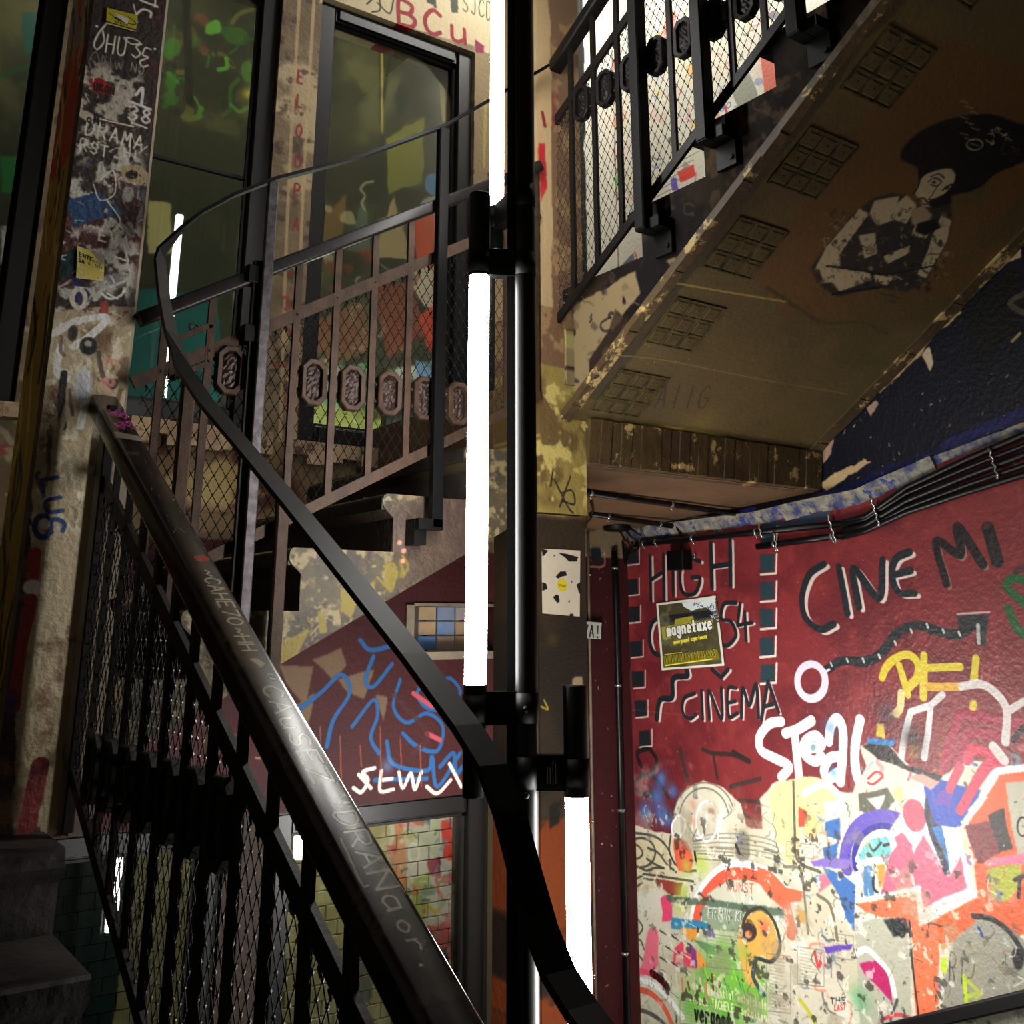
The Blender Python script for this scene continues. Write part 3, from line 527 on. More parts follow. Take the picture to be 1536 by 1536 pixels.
c.poly([(1284,1390),(1330,1376),(1362,1380),(1370,1540),(1290,1540)], (170,172,154), jit=3); c.poly([(1326,1380),(1360,1376),(1364,1396),(1340,1404)], (24,32,34), dry=.2); c.ring((1353,1398), 4, 7, 3, (20,24,24)); c.stroke([(1364,1380),(1368,1440),(1380,1540)], 3, (40,40,38), dry=.4)
c.poly([(1290,1446),(1316,1436),(1336,1462),(1338,1500),(1328,1490),(1300,1464)], (176,30,96), jit=3); c.stroke([(1284,1430),(1300,1424),(1316,1438),(1334,1460),(1342,1492)], 9, (220,220,214), dry=.1); c.stroke([(1346,1500),(1336,1530),(1346,1536)], 4, (60,72,74)); c.spray((1290,1500), 18, (90,170,110), .7); c.stroke([(1322,1530),(1346,1522),(1372,1530)], 5, (206,60,76), dry=.2)
c.stroke([(1222,1428),(1228,1450),(1234,1430),(1238,1448)], 5, (220,52,48)); c.spray((1240,1440), 18, (110,110,120), .5); c.poly([(1236,1420),(1280,1416),(1276,1424),(1240,1430)], (90,60,170)); c.stroke([(1200,1500),(1212,1516),(1224,1536)], 7, (190,190,60)); c.text('THE', (1246,1506), (1268,1504), (0,-8), 1.6, (40,40,40)); c.text('LAST', (1252,1516), (1268,1514), (0,-8), 1.6, (200,60,60))
GB = [(945,1262),(1536,1262),(1536,1620),(945,1620)]
c.blotch((226,222,206), .67, .7, NC, 51, 22, GB); c.blotch((60,58,50), .66, .8, NC, 52, 24, GB); c.blotch((150,142,118), .62, .55, NB_, 53, 14, GB); c.blotch((70,68,60), .72, .5, ND, 54, 20, GB)
c.speck([(945, 1190), (1536, 1540)], 420, [(40,40,38),(226,222,208),(90,84,70),(200,60,60),(70,90,130)], 91, 1.8, .8)
for k in range(70):
    x, y = random.uniform(945, 1536), random.uniform(1200, 1536); c.stroke([(x,y),(x+random.uniform(-9,9),y+random.uniform(4,20)),(x+random.uniform(-14,14),y+random.uniform(14,34))], random.uniform(.8, 1.8), [(70,68,60),(236,232,220),(110,104,90)][k % 3], a=.75)
for (x, y, w_, h_, cl) in [(1060,1400,60,56,(176,190,150)),(1150,1430,36,90,(214,212,196)),(1196,1420,40,60,(206,204,188)),(1250,1400,30,40,(198,196,180)),(1020,1500,50,40,(190,186,170)),(1180,1262,40,26,(224,220,204))]:
    c.stroke([(x,y),(x+w_,y+w_*.14),(x+w_,y+h_),(x,y+h_-w_*.1)], 1.1, (110,108,96), smooth=False, closed=True, a=.8)
    for j in range(int(h_/5)): c.stroke([(x+4,y+5+j*5),(x+w_*random.uniform(.5,.9),y+6+j*5+w_*.1)], .9, (120,118,108), a=.6, dry=.4)
# wall above the upper flight
q = Canvas.scribbles
c.scribbles([(860,0),(1200,420)], 150, [(214,90,80),(240,170,60),(96,160,120),(90,130,200),(226,120,150),(60,62,66),(230,200,90)], 33, (2,5), (7,20), .35, .65)
c.scribbles([(900,0),(1200,420)], 90, [(206,190,150),(176,190,180),(220,130,110),(200,214,222),(150,160,130),(240,238,228),(90,96,100),(236,190,180)], 31, (2,5), (8,30), .4, .7)
for (x,y,r,cl) in [(928,182,16,(232,96,50)),(912,208,10,(240,180,60)),(930,226,18,(244,176,176)),(926,272,16,(110,200,110)),(878,206,10,(236,186,70)),(1006,30,18,(232,70,70)),(1000,48,12,(234,90,80)),(970,110,14,(220,214,232)),(1160,90,26,(232,120,110)),(1176,60,26,(226,140,120)),(990,110,18,(206,206,226)),(880,120,16,(150,190,220))]: c.spray((x,y), r, cl, .9)
c.poly([(1016,256),(1040,244),(1044,262),(1022,272)], (228,80,70), jit=3, dry=.25); c.poly([(1006,270),(1014,262),(1018,284),(1008,286)], (110,90,190)); c.ring((1010,276), 6, 12, 5, (235,235,225), 90, 300)
c.stroke([(1118,86),(1128,130),(1140,170)], 4, (232,236,236)); c.poly([(1090,110),(1120,100),(1144,160),(1110,170)], (120,128,112), a=.7, dry=.2); c.stroke([(1080,140),(1090,168)], 5, (206,70,70)); c.text('80', (1080,168), (1096,160), (0,-8), 2, (70,120,190)); c.poly([(1140,80),(1170,40),(1180,110),(1150,170)], (214,116,100), dry=.2)
for k in range(6): c.stroke([(976+k*10,300-k*14),(1010+k*10,282-k*14)], 2, (140,140,124), dry=.3)
c.poly([(930,400),(950,380),(954,412),(932,420)], (110,112,130)); c.poly([(926,412),(944,406),(950,424),(928,430)], (196,196,60), dry=.2); c.stroke([(952,378),(956,392),(950,398)], 4, (226,80,60))
for (x,y) in [(876,150),(880,260),(884,330),(940,40),(1040,90)]: c.stroke([(x,y),(x+3,y+50)], 2, (120,120,110), dry=.4)
M_REDWALL = mat('painted_red_wall', .42, cv=RW, bump=.35, bscale=55, spec=.45)

# --- window wall
BW = Canvas(-0.62, -2.9, 3.82, 6.9, 260, (120, 104, 80), lambda x, y: (lambda p: (p[0], p[2]))(onY(x, y)), .0028, .2)
c = BW
c.blotch((96,82,62), .5, .7, ND, 2, 8); c.blotch((178,160,126), .58, .8, NB_, 8, 10); c.blotch((70,56,46), .6, .8, NC, 4, 9)
c.poly([(-.62,.30),(3.2,.30),(3.2,-2.9),(-.62,-2.9)], (54,18,20), px=False, jit=2); c.poly([(.9,.3),(1.62,.62),(1.2,.66),(.4,.5),(.3,.2)], (112,92,70), px=False, jit=4, dry=.1)
c.blotch((46,17,21), .54, .6, ND, 9, 8, [(.5,.3),(3.2,.3),(3.2,-2.9),(.5,-2.9)], px=False)
c.poly([(1.30,-.615),(1.60,-.615),(1.60,-2.9),(1.30,-2.9)], (40,30,24), px=False, jit=2); c.poly([(2.42,-.52),(2.88,-.52),(2.88,-2.9),(2.42,-2.9)], (40,33,22), px=False, jit=2); c.poly([(2.42,.7),(3.2,.7),(3.2,4),(2.42,4)], (30,32,30), px=False, jit=4)
c.poly([(3.0,.7),(3.2,.7),(3.2,4),(3.0,4)], (216,212,196), px=False, jit=2)
# beige and blue painting beneath the middle flight
BG = (92,74,56)
for pl in [[(415,1000),(470,1000),(455,1060),(436,1040)], [(468,990),(512,972),(520,1000),(498,1020)], [(505,1020),(560,1006),(545,1050),(520,1040)], [(440,1060),(470,1040),(460,1100),(430,1110)], [(560,1044),(580,1046),(574,1082)]]: c.poly(pl, BG, jit=1.5)
BL = (28,76,126)
for st in [[(440,1070),(480,1040),(512,1012),(524,1040),(500,1080),(490,1120)], [(528,1090),(560,1050),(566,1074),(556,1106),(568,1130)], [(600,1020),(590,1060),(610,1084),(640,1070),(664,1090),(656,1126),(626,1120),(604,1100)], [(640,1018),(626,1040),(640,1062),(664,1062),(690,1040),(676,1018),(660,1022)], [(560,985),(548,1020),(560,1030),(588,996)], [(580,1112),(590,1146),(640,1156),(648,1136),(656,1180),(690,1130)], [(562,1170),(640,1168)], [(660,1150),(680,1130),(684,1160),(694,1150)], [(540,960),(556,975),(590,968)]]: c.stroke(st, 6, BL)
for st in [[(620,1040),(648,1060)], [(640,1100),(660,1110)]]: c.stroke(st, 7, (150,64,76))
c.stroke([(590,1040),(640,1100),(620,1130)], 8, (60,26,30), a=.7, dry=.3)
for st in [[(562,1152),(544,1158),(552,1170),(542,1188),(530,1182)], [(538,1162),(556,1182)], [(572,1156),(570,1186),(590,1184)], [(574,1170),(588,1168)], [(598,1158),(604,1182),(616,1160),(622,1184),(632,1158)], [(640,1180),(656,1190),(676,1170)], [(674,1146),(692,1180)]]: c.stroke(st, 5, (206,196,180), dry=.15)
c.spray((580,1150), 10, (90,130,180), .5)
for k in range(6): c.stroke([(480+k*30,1090+k%3*14),(482+k*30,1150+k%2*30)], 1.5, (130,70,50), dry=.4)
c.text('X6', (700,940), (712,938), (0,-40), 3, (70,24,60)); c.scribbles([(270,1080),(420,1190)], 14, [(112,60,60),(150,120,90),(60,20,26)], 51, (2,5), (10,26), .3, .8)
# film square on the narrow strip next to the pipe, maroon streak
c.poly([(884,824),(902,822),(904,846),(886,846)], BK); c.stroke([(905,822),(906,848),(886,850)], 3, (140,110,105)); c.speck([(880,800),(936,1480)], 70, [(180,130,124),(70,20,26),(214,190,180)], 52, 1.8)
c.stroke([(884,1130),(888,1330),(890,1500)], 12, (70,22,30), a=.6)
# lintel band with red tag and the mullion strips
c.poly([(480,-40),(760,-40),(760,110),(720,72),(480,2)], (170,156,124), jit=2); c.blotch((206,190,150), .55, .8, NB_, 13, 10, [(500,-30),(740,-30),(740,90),(500,90)])
c.text('BCu', (598,36), (700,66), (0,-36), 7, (120,24,30)); c.text('SJCD', (694,16), (738,30), (0,-26), 2.2, (70,70,60)); c.stroke([(550,6),(566,-6),(570,14),(558,18)], 2.6, (44,40,34)); c.stroke([(566,4),(584,20),(590,0)], 2.6, (44,40,34)); c.poly([(638,-20),(650,-20),(654,10),(640,4)], (44,48,40)); c.poly([(672,-20),(684,-14),(686,20),(676,18)], (54,58,48)); c.poly([(712,60),(726,70),(722,110),(714,90)], (110,24,60), dry=.2)
c.poly([(710,80),(740,80),(738,260),(712,260)], (120,104,76), jit=2); c.stroke([(728,150),(726,250)], 6, (150,140,70), a=.7)
for x0 in (440, 462): c.stroke([(x0+10,-20),(x0-8,300),(x0-20,660)], 5, (176,150,112), a=.8, dry=.2)
for (y, t) in [(110,'E'),(146,'L'),(190,'O'),(236,'U'),(280,'P'),(330,'A')]: c.text(t, (449-y*.03,y+14), (461-y*.03,y+16), (2,-18), 3, (132,48,44))
c.scribbles([(425,380),(450,640)], 22, [(140,40,44),(180,150,120),(60,40,36),(150,60,60)], 53, (2,5), (6,16), .4)
# yellow star and flag behind the upper railing
c.poly([(800,20),(812,60),(852,44),(846,56),(824,64),(846,74),(842,82),(824,74),(836,108),(826,116),(800,72)], (196,188,60), jit=1); c.poly([(800,84),(836,104),(834,112),(800,94)], (150,30,36)); c.ell((826,8), 16, 10, (190,184,70)); c.ell((816,32), 10, 12, (110,26,30), dry=.2); c.scribbles([(800,0),(860,60)], 20, [(190,190,170),(30,34,30),(60,80,60)], 55, (2,4), (4,12), .3); c.poly([(806,96),(836,112),(830,160),(800,200)], (26,46,50))
# crumbling sill below the windows
c.poly([(240,650),(400,660),(620,690),(640,720),(560,760),(420,790),(260,800),(200,690)], (126,104,76), jit=5); c.blotch((84,48,40), .5, .9, NB_, 30, 10, [(230,690),(620,690),(620,830),(230,830)]); c.blotch((186,164,110), .6, .9, ND, 31, 14, [(230,640),(620,650),(620,760),(230,760)])
c.scribbles([(0,630),(60,900)], 26, [(200,186,150),(150,50,50),(60,56,50),(120,130,60),(170,160,130)], 56, (3,7), (10,30), .4)
M_BACK = mat('window_wall_paint', .65, spec=.2, cv=BW, bump=.4, bscale=45)

# --- newel pillar of the near corner
PFm = Canvas(.36, -.5, .36, 4.6, 520, (52, 42, 38), lambda x, y: (lambda p: (p[0], p[2]))(onY(x, y, YB)), .00185, .2)
c = PFm; WT = (196,190,178)
c.blotch((84,30,30), .6, .6, ND, 1, 8)
c.blotch((186,178,162), .50, .95, NC, 40, 9, [(84,108),(214,108),(214,240),(84,240)]); c.blotch((200,196,186), .48, .9, NC, 44, 8, [(100,225),(215,225),(215,345),(100,345)]); c.blotch((190,186,176), .46, .9, NC, 47, 8, [(80,350),(200,350),(200,500),(80,500)])
c.poly([(60,470),(205,455),(206,1240),(20,1240)], (166,152,124), jit=4); c.blotch((108,84,62), .54, .9, NB_, 48, 10, [(60,480),(205,480),(205,1240),(40,1240)]); c.blotch((206,198,176), .56, .9, NC, 49, 9, [(70,470),(210,470),(206,800),(40,800)])
c.poly([(100,300),(150,290),(188,320),(140,330),(108,345)], (40,70,110), jit=3, dry=.35); c.poly([(104,400),(130,440),(126,470),(108,450)], (46,38,84), jit=3); c.poly([(90,380),(116,370),(118,400),(86,420)], (20,46,52), jit=2); c.poly([(180,270),(206,280),(204,345),(184,330)], (60,28,30), a=.8)
WS = (214,210,198)
for k in range(70):
    x, y = random.uniform(86, 220), random.uniform(110, 470); c.stroke([(x,y),(x+random.uniform(-8,8),y+random.uniform(-6,8)),(x+random.uniform(-14,14),y+random.uniform(-8,12))], random.uniform(1, 2.4), [WS,WS,(140,134,124),(40,36,34),(150,60,56),(60,80,120)][k % 6], a=.85, dry=random.choice([0,.3]), off=k)
c.stroke([(160,35),(148,50),(141,66),(146,74),(156,62),(154,46)], 2.8, WS); c.text('HU', (158,78), (186,84), (4,-26), 2.6, WS); c.stroke([(186,56),(200,58),(210,64),(198,66),(186,58)], 2.2, WS); c.stroke([(212,66),(204,70),(210,80),(204,86),(198,82)], 2.8, WS); c.stroke([(226,74),(218,72),(214,82),(222,86),(210,92),(214,100),(222,98)], 2.8, WS); c.text('"', (143,44), (150,46), (0,-6), 2, WS); c.text('"', (230,78), (238,80), (0,-6), 2, WS)
c.stroke([(200,6),(204,22),(206,34)], 2, WS); c.stroke([(204,22),(214,14),(226,18),(226,26)], 3.4, WS); c.stroke([(210,0),(236,10)], 3.4, WS); c.stroke([(234,-8),(232,10)], 2.6, WS)
c.stroke([(136,102),(134,90),(144,78),(152,100),(160,84)], 1.6, (130,120,112)); c.text('Nw', (152,104), (184,104), (2,-22), 1.6, (130,120,112))
c.poly([(132,118),(150,116),(172,134),(168,142),(140,138)], (150,30,28), jit=2, dry=.1); c.text('BKGN', (141,134), (170,142), (1,-10), 2.2, (30,14,14)); c.text('no', (142,152), (156,156), (0,-8), 1.6, (30,24,22))
c.stroke([(204,142),(214,132),(212,158)], 4.2, (214,214,212)); c.stroke([(194,152),(226,164)], 3.6, (214,214,212)); c.text('38', (192,178), (224,186), (3,-20), 3.4, (210,208,202)); c.stroke([(198,184),(220,192)], 3, (210,208,202))
c.text('DRAMA', (128,200), (212,226), (4,-20), 3, WS); c.stroke([(140,176),(200,190)], 2.4, WS); c.ell((128,174), 12, 7, (190,180,160), rot=.2); c.text('RST', (120,224), (160,236), (2,-16), 2.4, WS); c.text('HI', (186,234), (206,238), (1,-12), 2, WS)
c.poly([(176,250),(204,244),(224,262),(220,280),(188,272)], (170,150,112), jit=2); c.ell((196,262), 9, 7, (26,20,18)); c.ell((192,292), 9, 12, (150,146,140), dry=.2); c.ell((192,344), 9, 12, (140,132,124), dry=.2); c.stroke([(150,270),(170,256),(172,290),(150,300),(140,276)], 1.8, WS); c.stroke([(160,300),(180,330),(170,346),(150,346)], 2.4, WS)
c.text('EVA', (148,360), (192,372), (2,-16), 2.6, WS); c.stroke([(186,368),(192,392),(170,384)], 3, WS, smooth=False); c.stroke([(152,436),(186,422)], 4, WS); c.stroke([(166,414),(174,428)], 3.4, WS); c.stroke([(150,438),(164,448),(180,444),(186,436)], 3.6, WS); c.stroke([(160,440),(176,448)], 3, WS); c.stroke([(112,430),(128,432)], 2, (190,180,190)); c.stroke([(104,424),(90,430),(106,420)], 2, (180,150,150))
c.text('oMe', (130,182), (158,190), (1,-12), 2, (26,22,22)); c.text('NO', (196,106), (214,112), (2,-12), 1.6, (150,144,134)); c.speck([(80, 100), (225, 500)], 150, [WS,(40,34,32),(120,112,100)], 111, 1.6)
c.ell((166,424), 26, 14, (150,150,148), rot=-.3, a=.6, soft=4); c.ring((118,448), 10, 14, 6, (196,190,174)); c.poly([(150,452),(160,450),(162,470),(148,470)], (140,56,52), dry=.2)
for st in [[(80,500),(120,480),(160,476),(140,500),(110,520)], [(130,560),(126,610),(120,640)], [(90,520),(86,560),(110,570)]]: c.stroke(st, 9, (206,204,200), dry=.25)
c.ell((132,520), 13, 14, (26,24,24)); c.ell((132,516), 6, 5, (150,146,140)); c.ell((108,500), 8, 12, (50,42,36)); c.stroke([(96,560),(92,600),(94,640)], 9, (38,34,34)); c.stroke([(112,560),(98,620),(74,680)], 8, (176,166,140), a=.8); c.ell((124,580), 14, 26, (172,174,186), soft=5, a=.8); c.ell((168,576), 9, 9, (40,36,34)); c.blotch((196,130,120), .55, .9, NC, 60, 10, [(140,540),(176,540),(176,590),(140,590)])
for k in range(50):
    x, y = random.uniform(30, 190), random.uniform(480, 1220); c.stroke([(x,y),(x+random.uniform(-6,6),y+random.uniform(6,24)),(x+random.uniform(-10,10),y+random.uniform(16,40))], random.uniform(2, 6), [(200,194,180),(96,70,54),(60,50,44),(190,176,140),(136,120,92)][k % 5], a=.7, dry=.4, off=k)
c.text('LUC', (62,720), (74,800), (24,-4), 5, (34,56,104)); c.ring((64,790), 12, 16, 6, (30,52,100)); c.ell((66,786), 8, 9, (206,202,186)); c.stroke([(52,830),(48,880)], 14, (150,50,44), dry=.2); c.ell((48,880), 14, 12, (206,204,196)); c.stroke([(46,900),(30,980),(20,1060)], 14, (136,44,38), dry=.2); c.ell((14,1050), 14, 18, (70,46,90), dry=.3); c.stroke([(60,1150),(40,1240)], 20, (110,34,36), dry=.3); c.stroke([(100,1060),(76,1240)], 22, (150,136,110), dry=.3)
M_PILF = mat('pillar_front_paint', .55, cv=PFm, bump=.4, bscale=70)
PLm = Canvas(2.42, -.5, .4, 4.6, 420, (168, 160, 156), lambda x, y: (lambda p: (p[1], p[2]))(onX(x, y, .44)), .0019, .2)  # side colours lightened to make up for light missing on this face
c = PLm
c.poly([(2.4,1.12),(2.9,1.12),(2.9,1.46),(2.4,1.46)], (200,86,76), px=False, jit=4, dry=.1); c.poly([(2.4,.55),(2.9,.55),(2.9,1.12),(2.4,1.12)], (186,156,90), px=False, jit=4); c.poly([(2.4,-.5),(2.9,-.5),(2.9,.6),(2.4,.6)], (176,150,60), px=False, jit=4)
for k in range(60):
    u = 2.48+random.random()*.28; v = -.4+random.random()*2.2
    c.stroke([(u,v),(u+random.uniform(-.05,.05),v+.08),(u+random.uniform(-.08,.08),v+.2)], 0, [(206,166,40),(34,42,38),(226,206,120),(60,76,84),(216,206,170),(206,80,66)][k % 6 if v > 1 else k % 4], px=False, wm=random.uniform(.012,.03), dry=.25, off=k)
for k in range(30):
    u = 2.48+random.random()*.28; v = 1.3+random.random()*2; c.stroke([(u,v),(u+.04,v+.05),(u,v+.12)], 0, [(160,160,165),(70,66,66),(190,180,176)][k % 3], px=False, wm=.008, dry=.2, off=k)
M_PILL = mat('pillar_side_paint', .55, cv=PLm, bump=.4, bscale=70)

# --- underside of the upper flight with the stencilled portrait
L_S = math.hypot(1, SM)
SFm = Canvas(1.9, -3.4, 1.35, 3.9+2.1, 300, (86, 72, 39), lambda x, y: (lambda p: (p[0], (SY-p[1])*L_S-3.4))(onS(x, y)), .002, .16)
c = SFm; sd = (44,39,25)
c.poly([(1180,480),(1130,420),(1210,300),(1290,180),(1380,60),(1440,60),(1536,100),(1700,100),(1700,300),(1536,330),(1490,400),(1400,480),(1330,500),(1290,480),(1240,482)], (92,66,32), jit=2)
c.stroke([(1150,430),(1210,470),(1240,484),(1290,482),(1330,500)], 6, sd, a=.7, dry=.2); c.poly([(900,600),(1100,330),(1300,60),(1400,-40),(1360,-40),(1250,60),(1050,330),(870,590)], sd, a=.65, jit=3)
c.stroke([(870,612),(1000,424),(1130,250),(1320,0)], 4, (176,150,70), a=.8, dry=.5); c.stroke([(880,640),(1000,640),(1100,660),(1210,690)], 7, (150,132,62), dry=.35); c.stroke([(985,418),(1060,432),(1180,452)], 3.2, (150,130,74), dry=.2); c.stroke([(925,532),(1000,540),(1130,566),(1270,590)], 2, (130,112,66), dry=.3)
c.blotch((74,64,36), .55, .6, ND, 5, 8); c.spray((1050,640), 40, (124,112,50), .5); c.speck([(900,420),(1250,680)], 60, [(170,150,90),(60,54,34)], 61, 1.5)
c.text('AIIG', (982,610), (1058,612), (10,-34), 2.6, (44,34,26)); c.stroke([(1030,360),(1044,380),(1036,400),(1010,406)], 2, (50,42,30)); c.stroke([(1090,450),(1084,470),(1110,478),(1160,470),(1180,458)], 1.6, (70,58,34)); c.stroke([(1180,440),(1170,470),(1110,506)], 1.6, (70,58,34)); c.stroke([(962,452),(974,476),(956,470)], 3, (50,42,40)); c.stroke([(966,480),(962,500),(930,516)], 3, (52,48,30), a=.6)
# a stencilled woman with dark piled hair and decorated arms
BKp, LTp, MD = (9,9,9), (168,152,120), (84,76,60)
c.poly([(1352,236),(1360,214),(1392,190),(1426,176),(1470,170),(1520,180),(1560,200),(1540,236),(1496,258),(1470,280),(1440,290),(1400,296),(1382,270),(1376,248)], BKp, smooth=True, jit=1.5, soft=2)
c.poly([(1384,300),(1374,290),(1384,264),(1412,252),(1430,254),(1432,270),(1416,292),(1400,312),(1376,318),(1366,312)], LTp, smooth=True, jit=.6)
c.poly([(1356,316),(1376,302),(1400,314),(1424,306),(1430,330),(1424,352),(1390,420),(1360,436),(1310,430),(1256,444),(1226,424),(1216,400),(1240,370),(1280,320),(1310,296),(1340,288),(1360,290)], (40,36,30), jit=1.5, soft=2)
for pl in [[(1360,290),(1376,306),(1360,334),(1340,330),(1344,306)], [(1312,300),(1350,292),(1340,330),(1316,340),(1304,320)], [(1240,370),(1290,312),(1304,320),(1282,350),(1262,378),(1240,400),(1222,404)], [(1226,396),(1260,380),(1262,420),(1236,424)], [(1246,420),(1262,402),(1304,408),(1306,420),(1258,436)], [(1412,322),(1428,330),(1420,360),(1390,416),(1376,410),(1396,360)], [(1310,412),(1340,416),(1330,428),(1312,424)], [(1376,330),(1404,326),(1390,356),(1366,352)], [(1288,352),(1312,350),(1316,380),(1296,388)], [(1324,384),(1366,366),(1360,380),(1330,396)]]:
    c.poly(pl, LTp, jit=1.2, dry=.22)
c.scribbles([(1230,310),(1420,430)], 110, [(14,14,12),(150,136,108),(60,54,44),(20,18,16)], 62, (1.2,2.6), (4,12), .25, .9); c.scribbles([(1236,312),(1424,424)], 150, [(18,17,15),(160,146,114),(70,62,50),(110,98,76)], 65, (.9,1.8), (3,8), .35, .9); c.poly([(1366,312),(1386,306),(1398,322),(1384,340),(1368,334)], (140,126,98), jit=1, soft=2); c.poly([(1376,334),(1404,326),(1412,340),(1388,352),(1374,346)], (12,12,11), jit=1, soft=2)
c.stroke([(1240,398),(1290,404),(1330,410),(1400,398)], 4, BKp, a=.8); c.stroke([(1250,440),(1290,434),(1320,430)], 6, BKp)
c.stroke([(1392,272),(1402,266),(1412,272),(1404,278),(1396,276)], 1.8, BKp); c.ell((1402,271), 2.6, 2.6, BKp); c.stroke([(1414,284),(1426,276),(1432,282)], 3, BKp); c.ell((1420,281), 4, 3, (40,36,30)); c.stroke([(1396,264),(1408,260),(1416,266)], 2, BKp); c.stroke([(1408,276),(1396,294),(1392,298),(1400,298)], 1.6, BKp); c.stroke([(1374,300),(1384,296),(1392,304)], 2, BKp); c.stroke([(1382,304),(1390,306)], 2.4, (90,40,34)); c.poly([(1392,300),(1424,288),(1426,306),(1396,314)], BKp, soft=2); c.stroke([(1380,254),(1378,276),(1370,290)], 3, BKp)
for k in range(9): c.stroke([(1440+k%3*8,150+k*8),(1452+k%3*8,154+k*8)], 2, LTp, a=.7)
c.ring((1462,216), 12, 8, 3, LTp, a=.8); c.scribbles([(1486,186),(1512,216)], 14, [LTp], 63, (1.5,3), (4,8), 0); c.scribbles([(1500,220),(1540,250)], 12, [(150,120,60)], 64, (1,2), (4,10), 0, .7)
c.stroke([(1316,438),(1350,446)], 2, (40,30,20)); c.text('1907', (1332,452), (1344,455), (0,-4), 1.2, (40,30,20))
M_SOFF = mat('painted_soffit', .5, cv=SFm, bump=.25, bscale=50)

# --- front faces of the middle flight
SBm = Canvas(.3, -.7, 2.0, 1.8, 420, (66, 57, 38), lambda x, y: (lambda p: (p[0], p[2]))(onY(x, y, YB)), .0018, .2)
c = SBm
c.blotch((46,40,29), .5, .8, NB_, 1, 9); c.blotch((112,98,66), .56, .9, NC, 2, 9); c.blotch((44,32,27), .57, .8, ND, 6, 10); c.blotch((130,116,84), .62, .8, NC, 12, 12)
c.poly([(585,760),(700,720),(700,830),(600,890)], (58,42,34), a=.8, jit=4, dry=.2)
YP = (104,90,22)
for q in [[(580,840),(596,860),(590,890),(570,880)], [(600,836),(606,860),(596,870)], [(478,920),(490,930),(494,950),(484,956)], [(510,880),(540,890),(530,930),(512,920)], [(420,960),(446,970),(440,1010),(420,1000)], [(545,880),(560,870),(560,900),(548,905)], [(436,960),(470,950),(440,1000)]]: c.poly(q, YP, jit=5, dry=.3)
c.stroke([(576,850),(590,846),(594,866),(578,876),(566,866)], 4, YP, dry=.2); c.stroke([(604,834),(612,850),(604,866)], 4, YP, dry=.2); c.scribbles([(420,900),(580,1010)], 30, [YP, (110,100,40), (120,106,70)], 71, (2,4), (5,14), .5, .8)
c.scribbles([(280,880),(420,1060)], 30, [YP, (120,112,90), (60,52,40)], 72, (2,4), (6,16), .5, .8)
for (x,y) in [(600,812),(606,826),(604,842)]: c.ell((x,y), 3.4, 4, (190,120,100))
M_STRB = mat('yellow_stained_plaster', .6, cv=SBm, bump=.5, bscale=60)

# --- end faces of the upper flight, stained stone
SCm = Canvas(-.3, .4, 3.2, 2.6, 300, (40, 31, 24), lambda x, y: (lambda p: (p[1], p[2]))(onX(x, y, XC)), .0021, .25)
c = SCm
c.blotch((20,16,14), .48, .9, NB_, 1, 9); c.blotch((74,58,42), .58, .8, NC, 2, 10); c.blotch((22,18,20), .58, .9, ND, 3, 12)
for q_ in [[(862,470),(900,440),(930,430),(915,500),(880,560),(868,540)], [(905,440),(950,410),(960,440),(930,480)], [(838,520),(880,505),(890,560),(850,600)], [(1000,390),(1014,384),(1012,410)]]: c.poly(q_, (128,112,82), jit=5, dry=.35)
c.scribbles([(830,400),(960,600)], 40, [(120,106,78),(96,82,60),(30,24,28),(46,36,44)], 101, (2,5), (6,20), .4, .8); c.scribbles([(960,100),(1200,400)], 40, [(76,62,50),(90,76,58),(26,22,22)], 102, (2,4), (6,18), .4, .7)
c.stroke([(840,470),(850,520)], 7, (150,140,90), dry=.3)
M_STEPC = mat('stained_step_ends', .8, spec=.1, cv=SCm, bump=.5, bscale=40)
# --- corner pier: mottled plaster above, brown paint below, orange patch at the foot
QFm = Canvas(1.8, -2.9, .36, 6.9, 300, (78, 62, 44), lambda x, y: (lambda p: (p[0], p[2]))(onY(x, y, YB)), .0018, .2)
c = QFm
c.poly([(1.8,.33),(2.2,.33),(2.2,.8),(1.8,.8)], (140,122,66), px=False, jit=3); c.blotch((96,76,46), .5, .9, NB_, 3, 12, [(1.8,.33),(2.2,.33),(2.2,.8),(1.8,.8)], px=False); c.blotch((190,172,100), .56, .9, NC, 4, 12, [(1.8,.33),(2.2,.33),(2.2,.8),(1.8,.8)], px=False)
c.poly([(1.8,.8),(2.2,.8),(2.2,4),(1.8,4)], (112,84,62), px=False, jit=3); c.blotch((150,120,84), .52, .9, NC, 5, 10, [(1.8,.8),(2.2,.8),(2.2,4),(1.8,4)], px=False); c.blotch((110,34,36), .58, .9, ND, 6, 10, [(1.8,.8),(2.2,.8),(2.2,2),(1.8,2)], px=False)
c.poly([(1.86,1.0),(1.93,1.0),(1.93,4),(1.86,4)], (176,150,110), px=False, jit=2); c.poly([(806,215),(816,215),(818,280),(808,300)], (176,40,46), jit=2); c.stroke([(812,170),(816,190)], 7, (120,40,40), dry=.3)
c.poly([(1.8,.32),(2.2,.32),(2.2,-.55),(1.8,-.55)], (48,38,26), px=False, jit=2); c.blotch((30,28,24), .52, .8, ND, 8, 8, [(1.8,.32),(2.2,.32),(2.2,-.5),(1.8,-.5)], px=False); c.spray((828,960), 12, (96,70,30), .5)
c.poly([(1.8,-.52),(2.2,-.52),(2.2,-1.6),(1.8,-1.6)], (112,50,18), px=False, jit=3); c.blotch((30,23,18), .50, .95, NB_, 9, 12, [(1.8,-.5),(2.2,-.5),(2.2,-1.6),(1.8,-1.6)], px=False); c.poly([(822,1208),(840,1200),(838,1232),(824,1240)], (22,20,18))
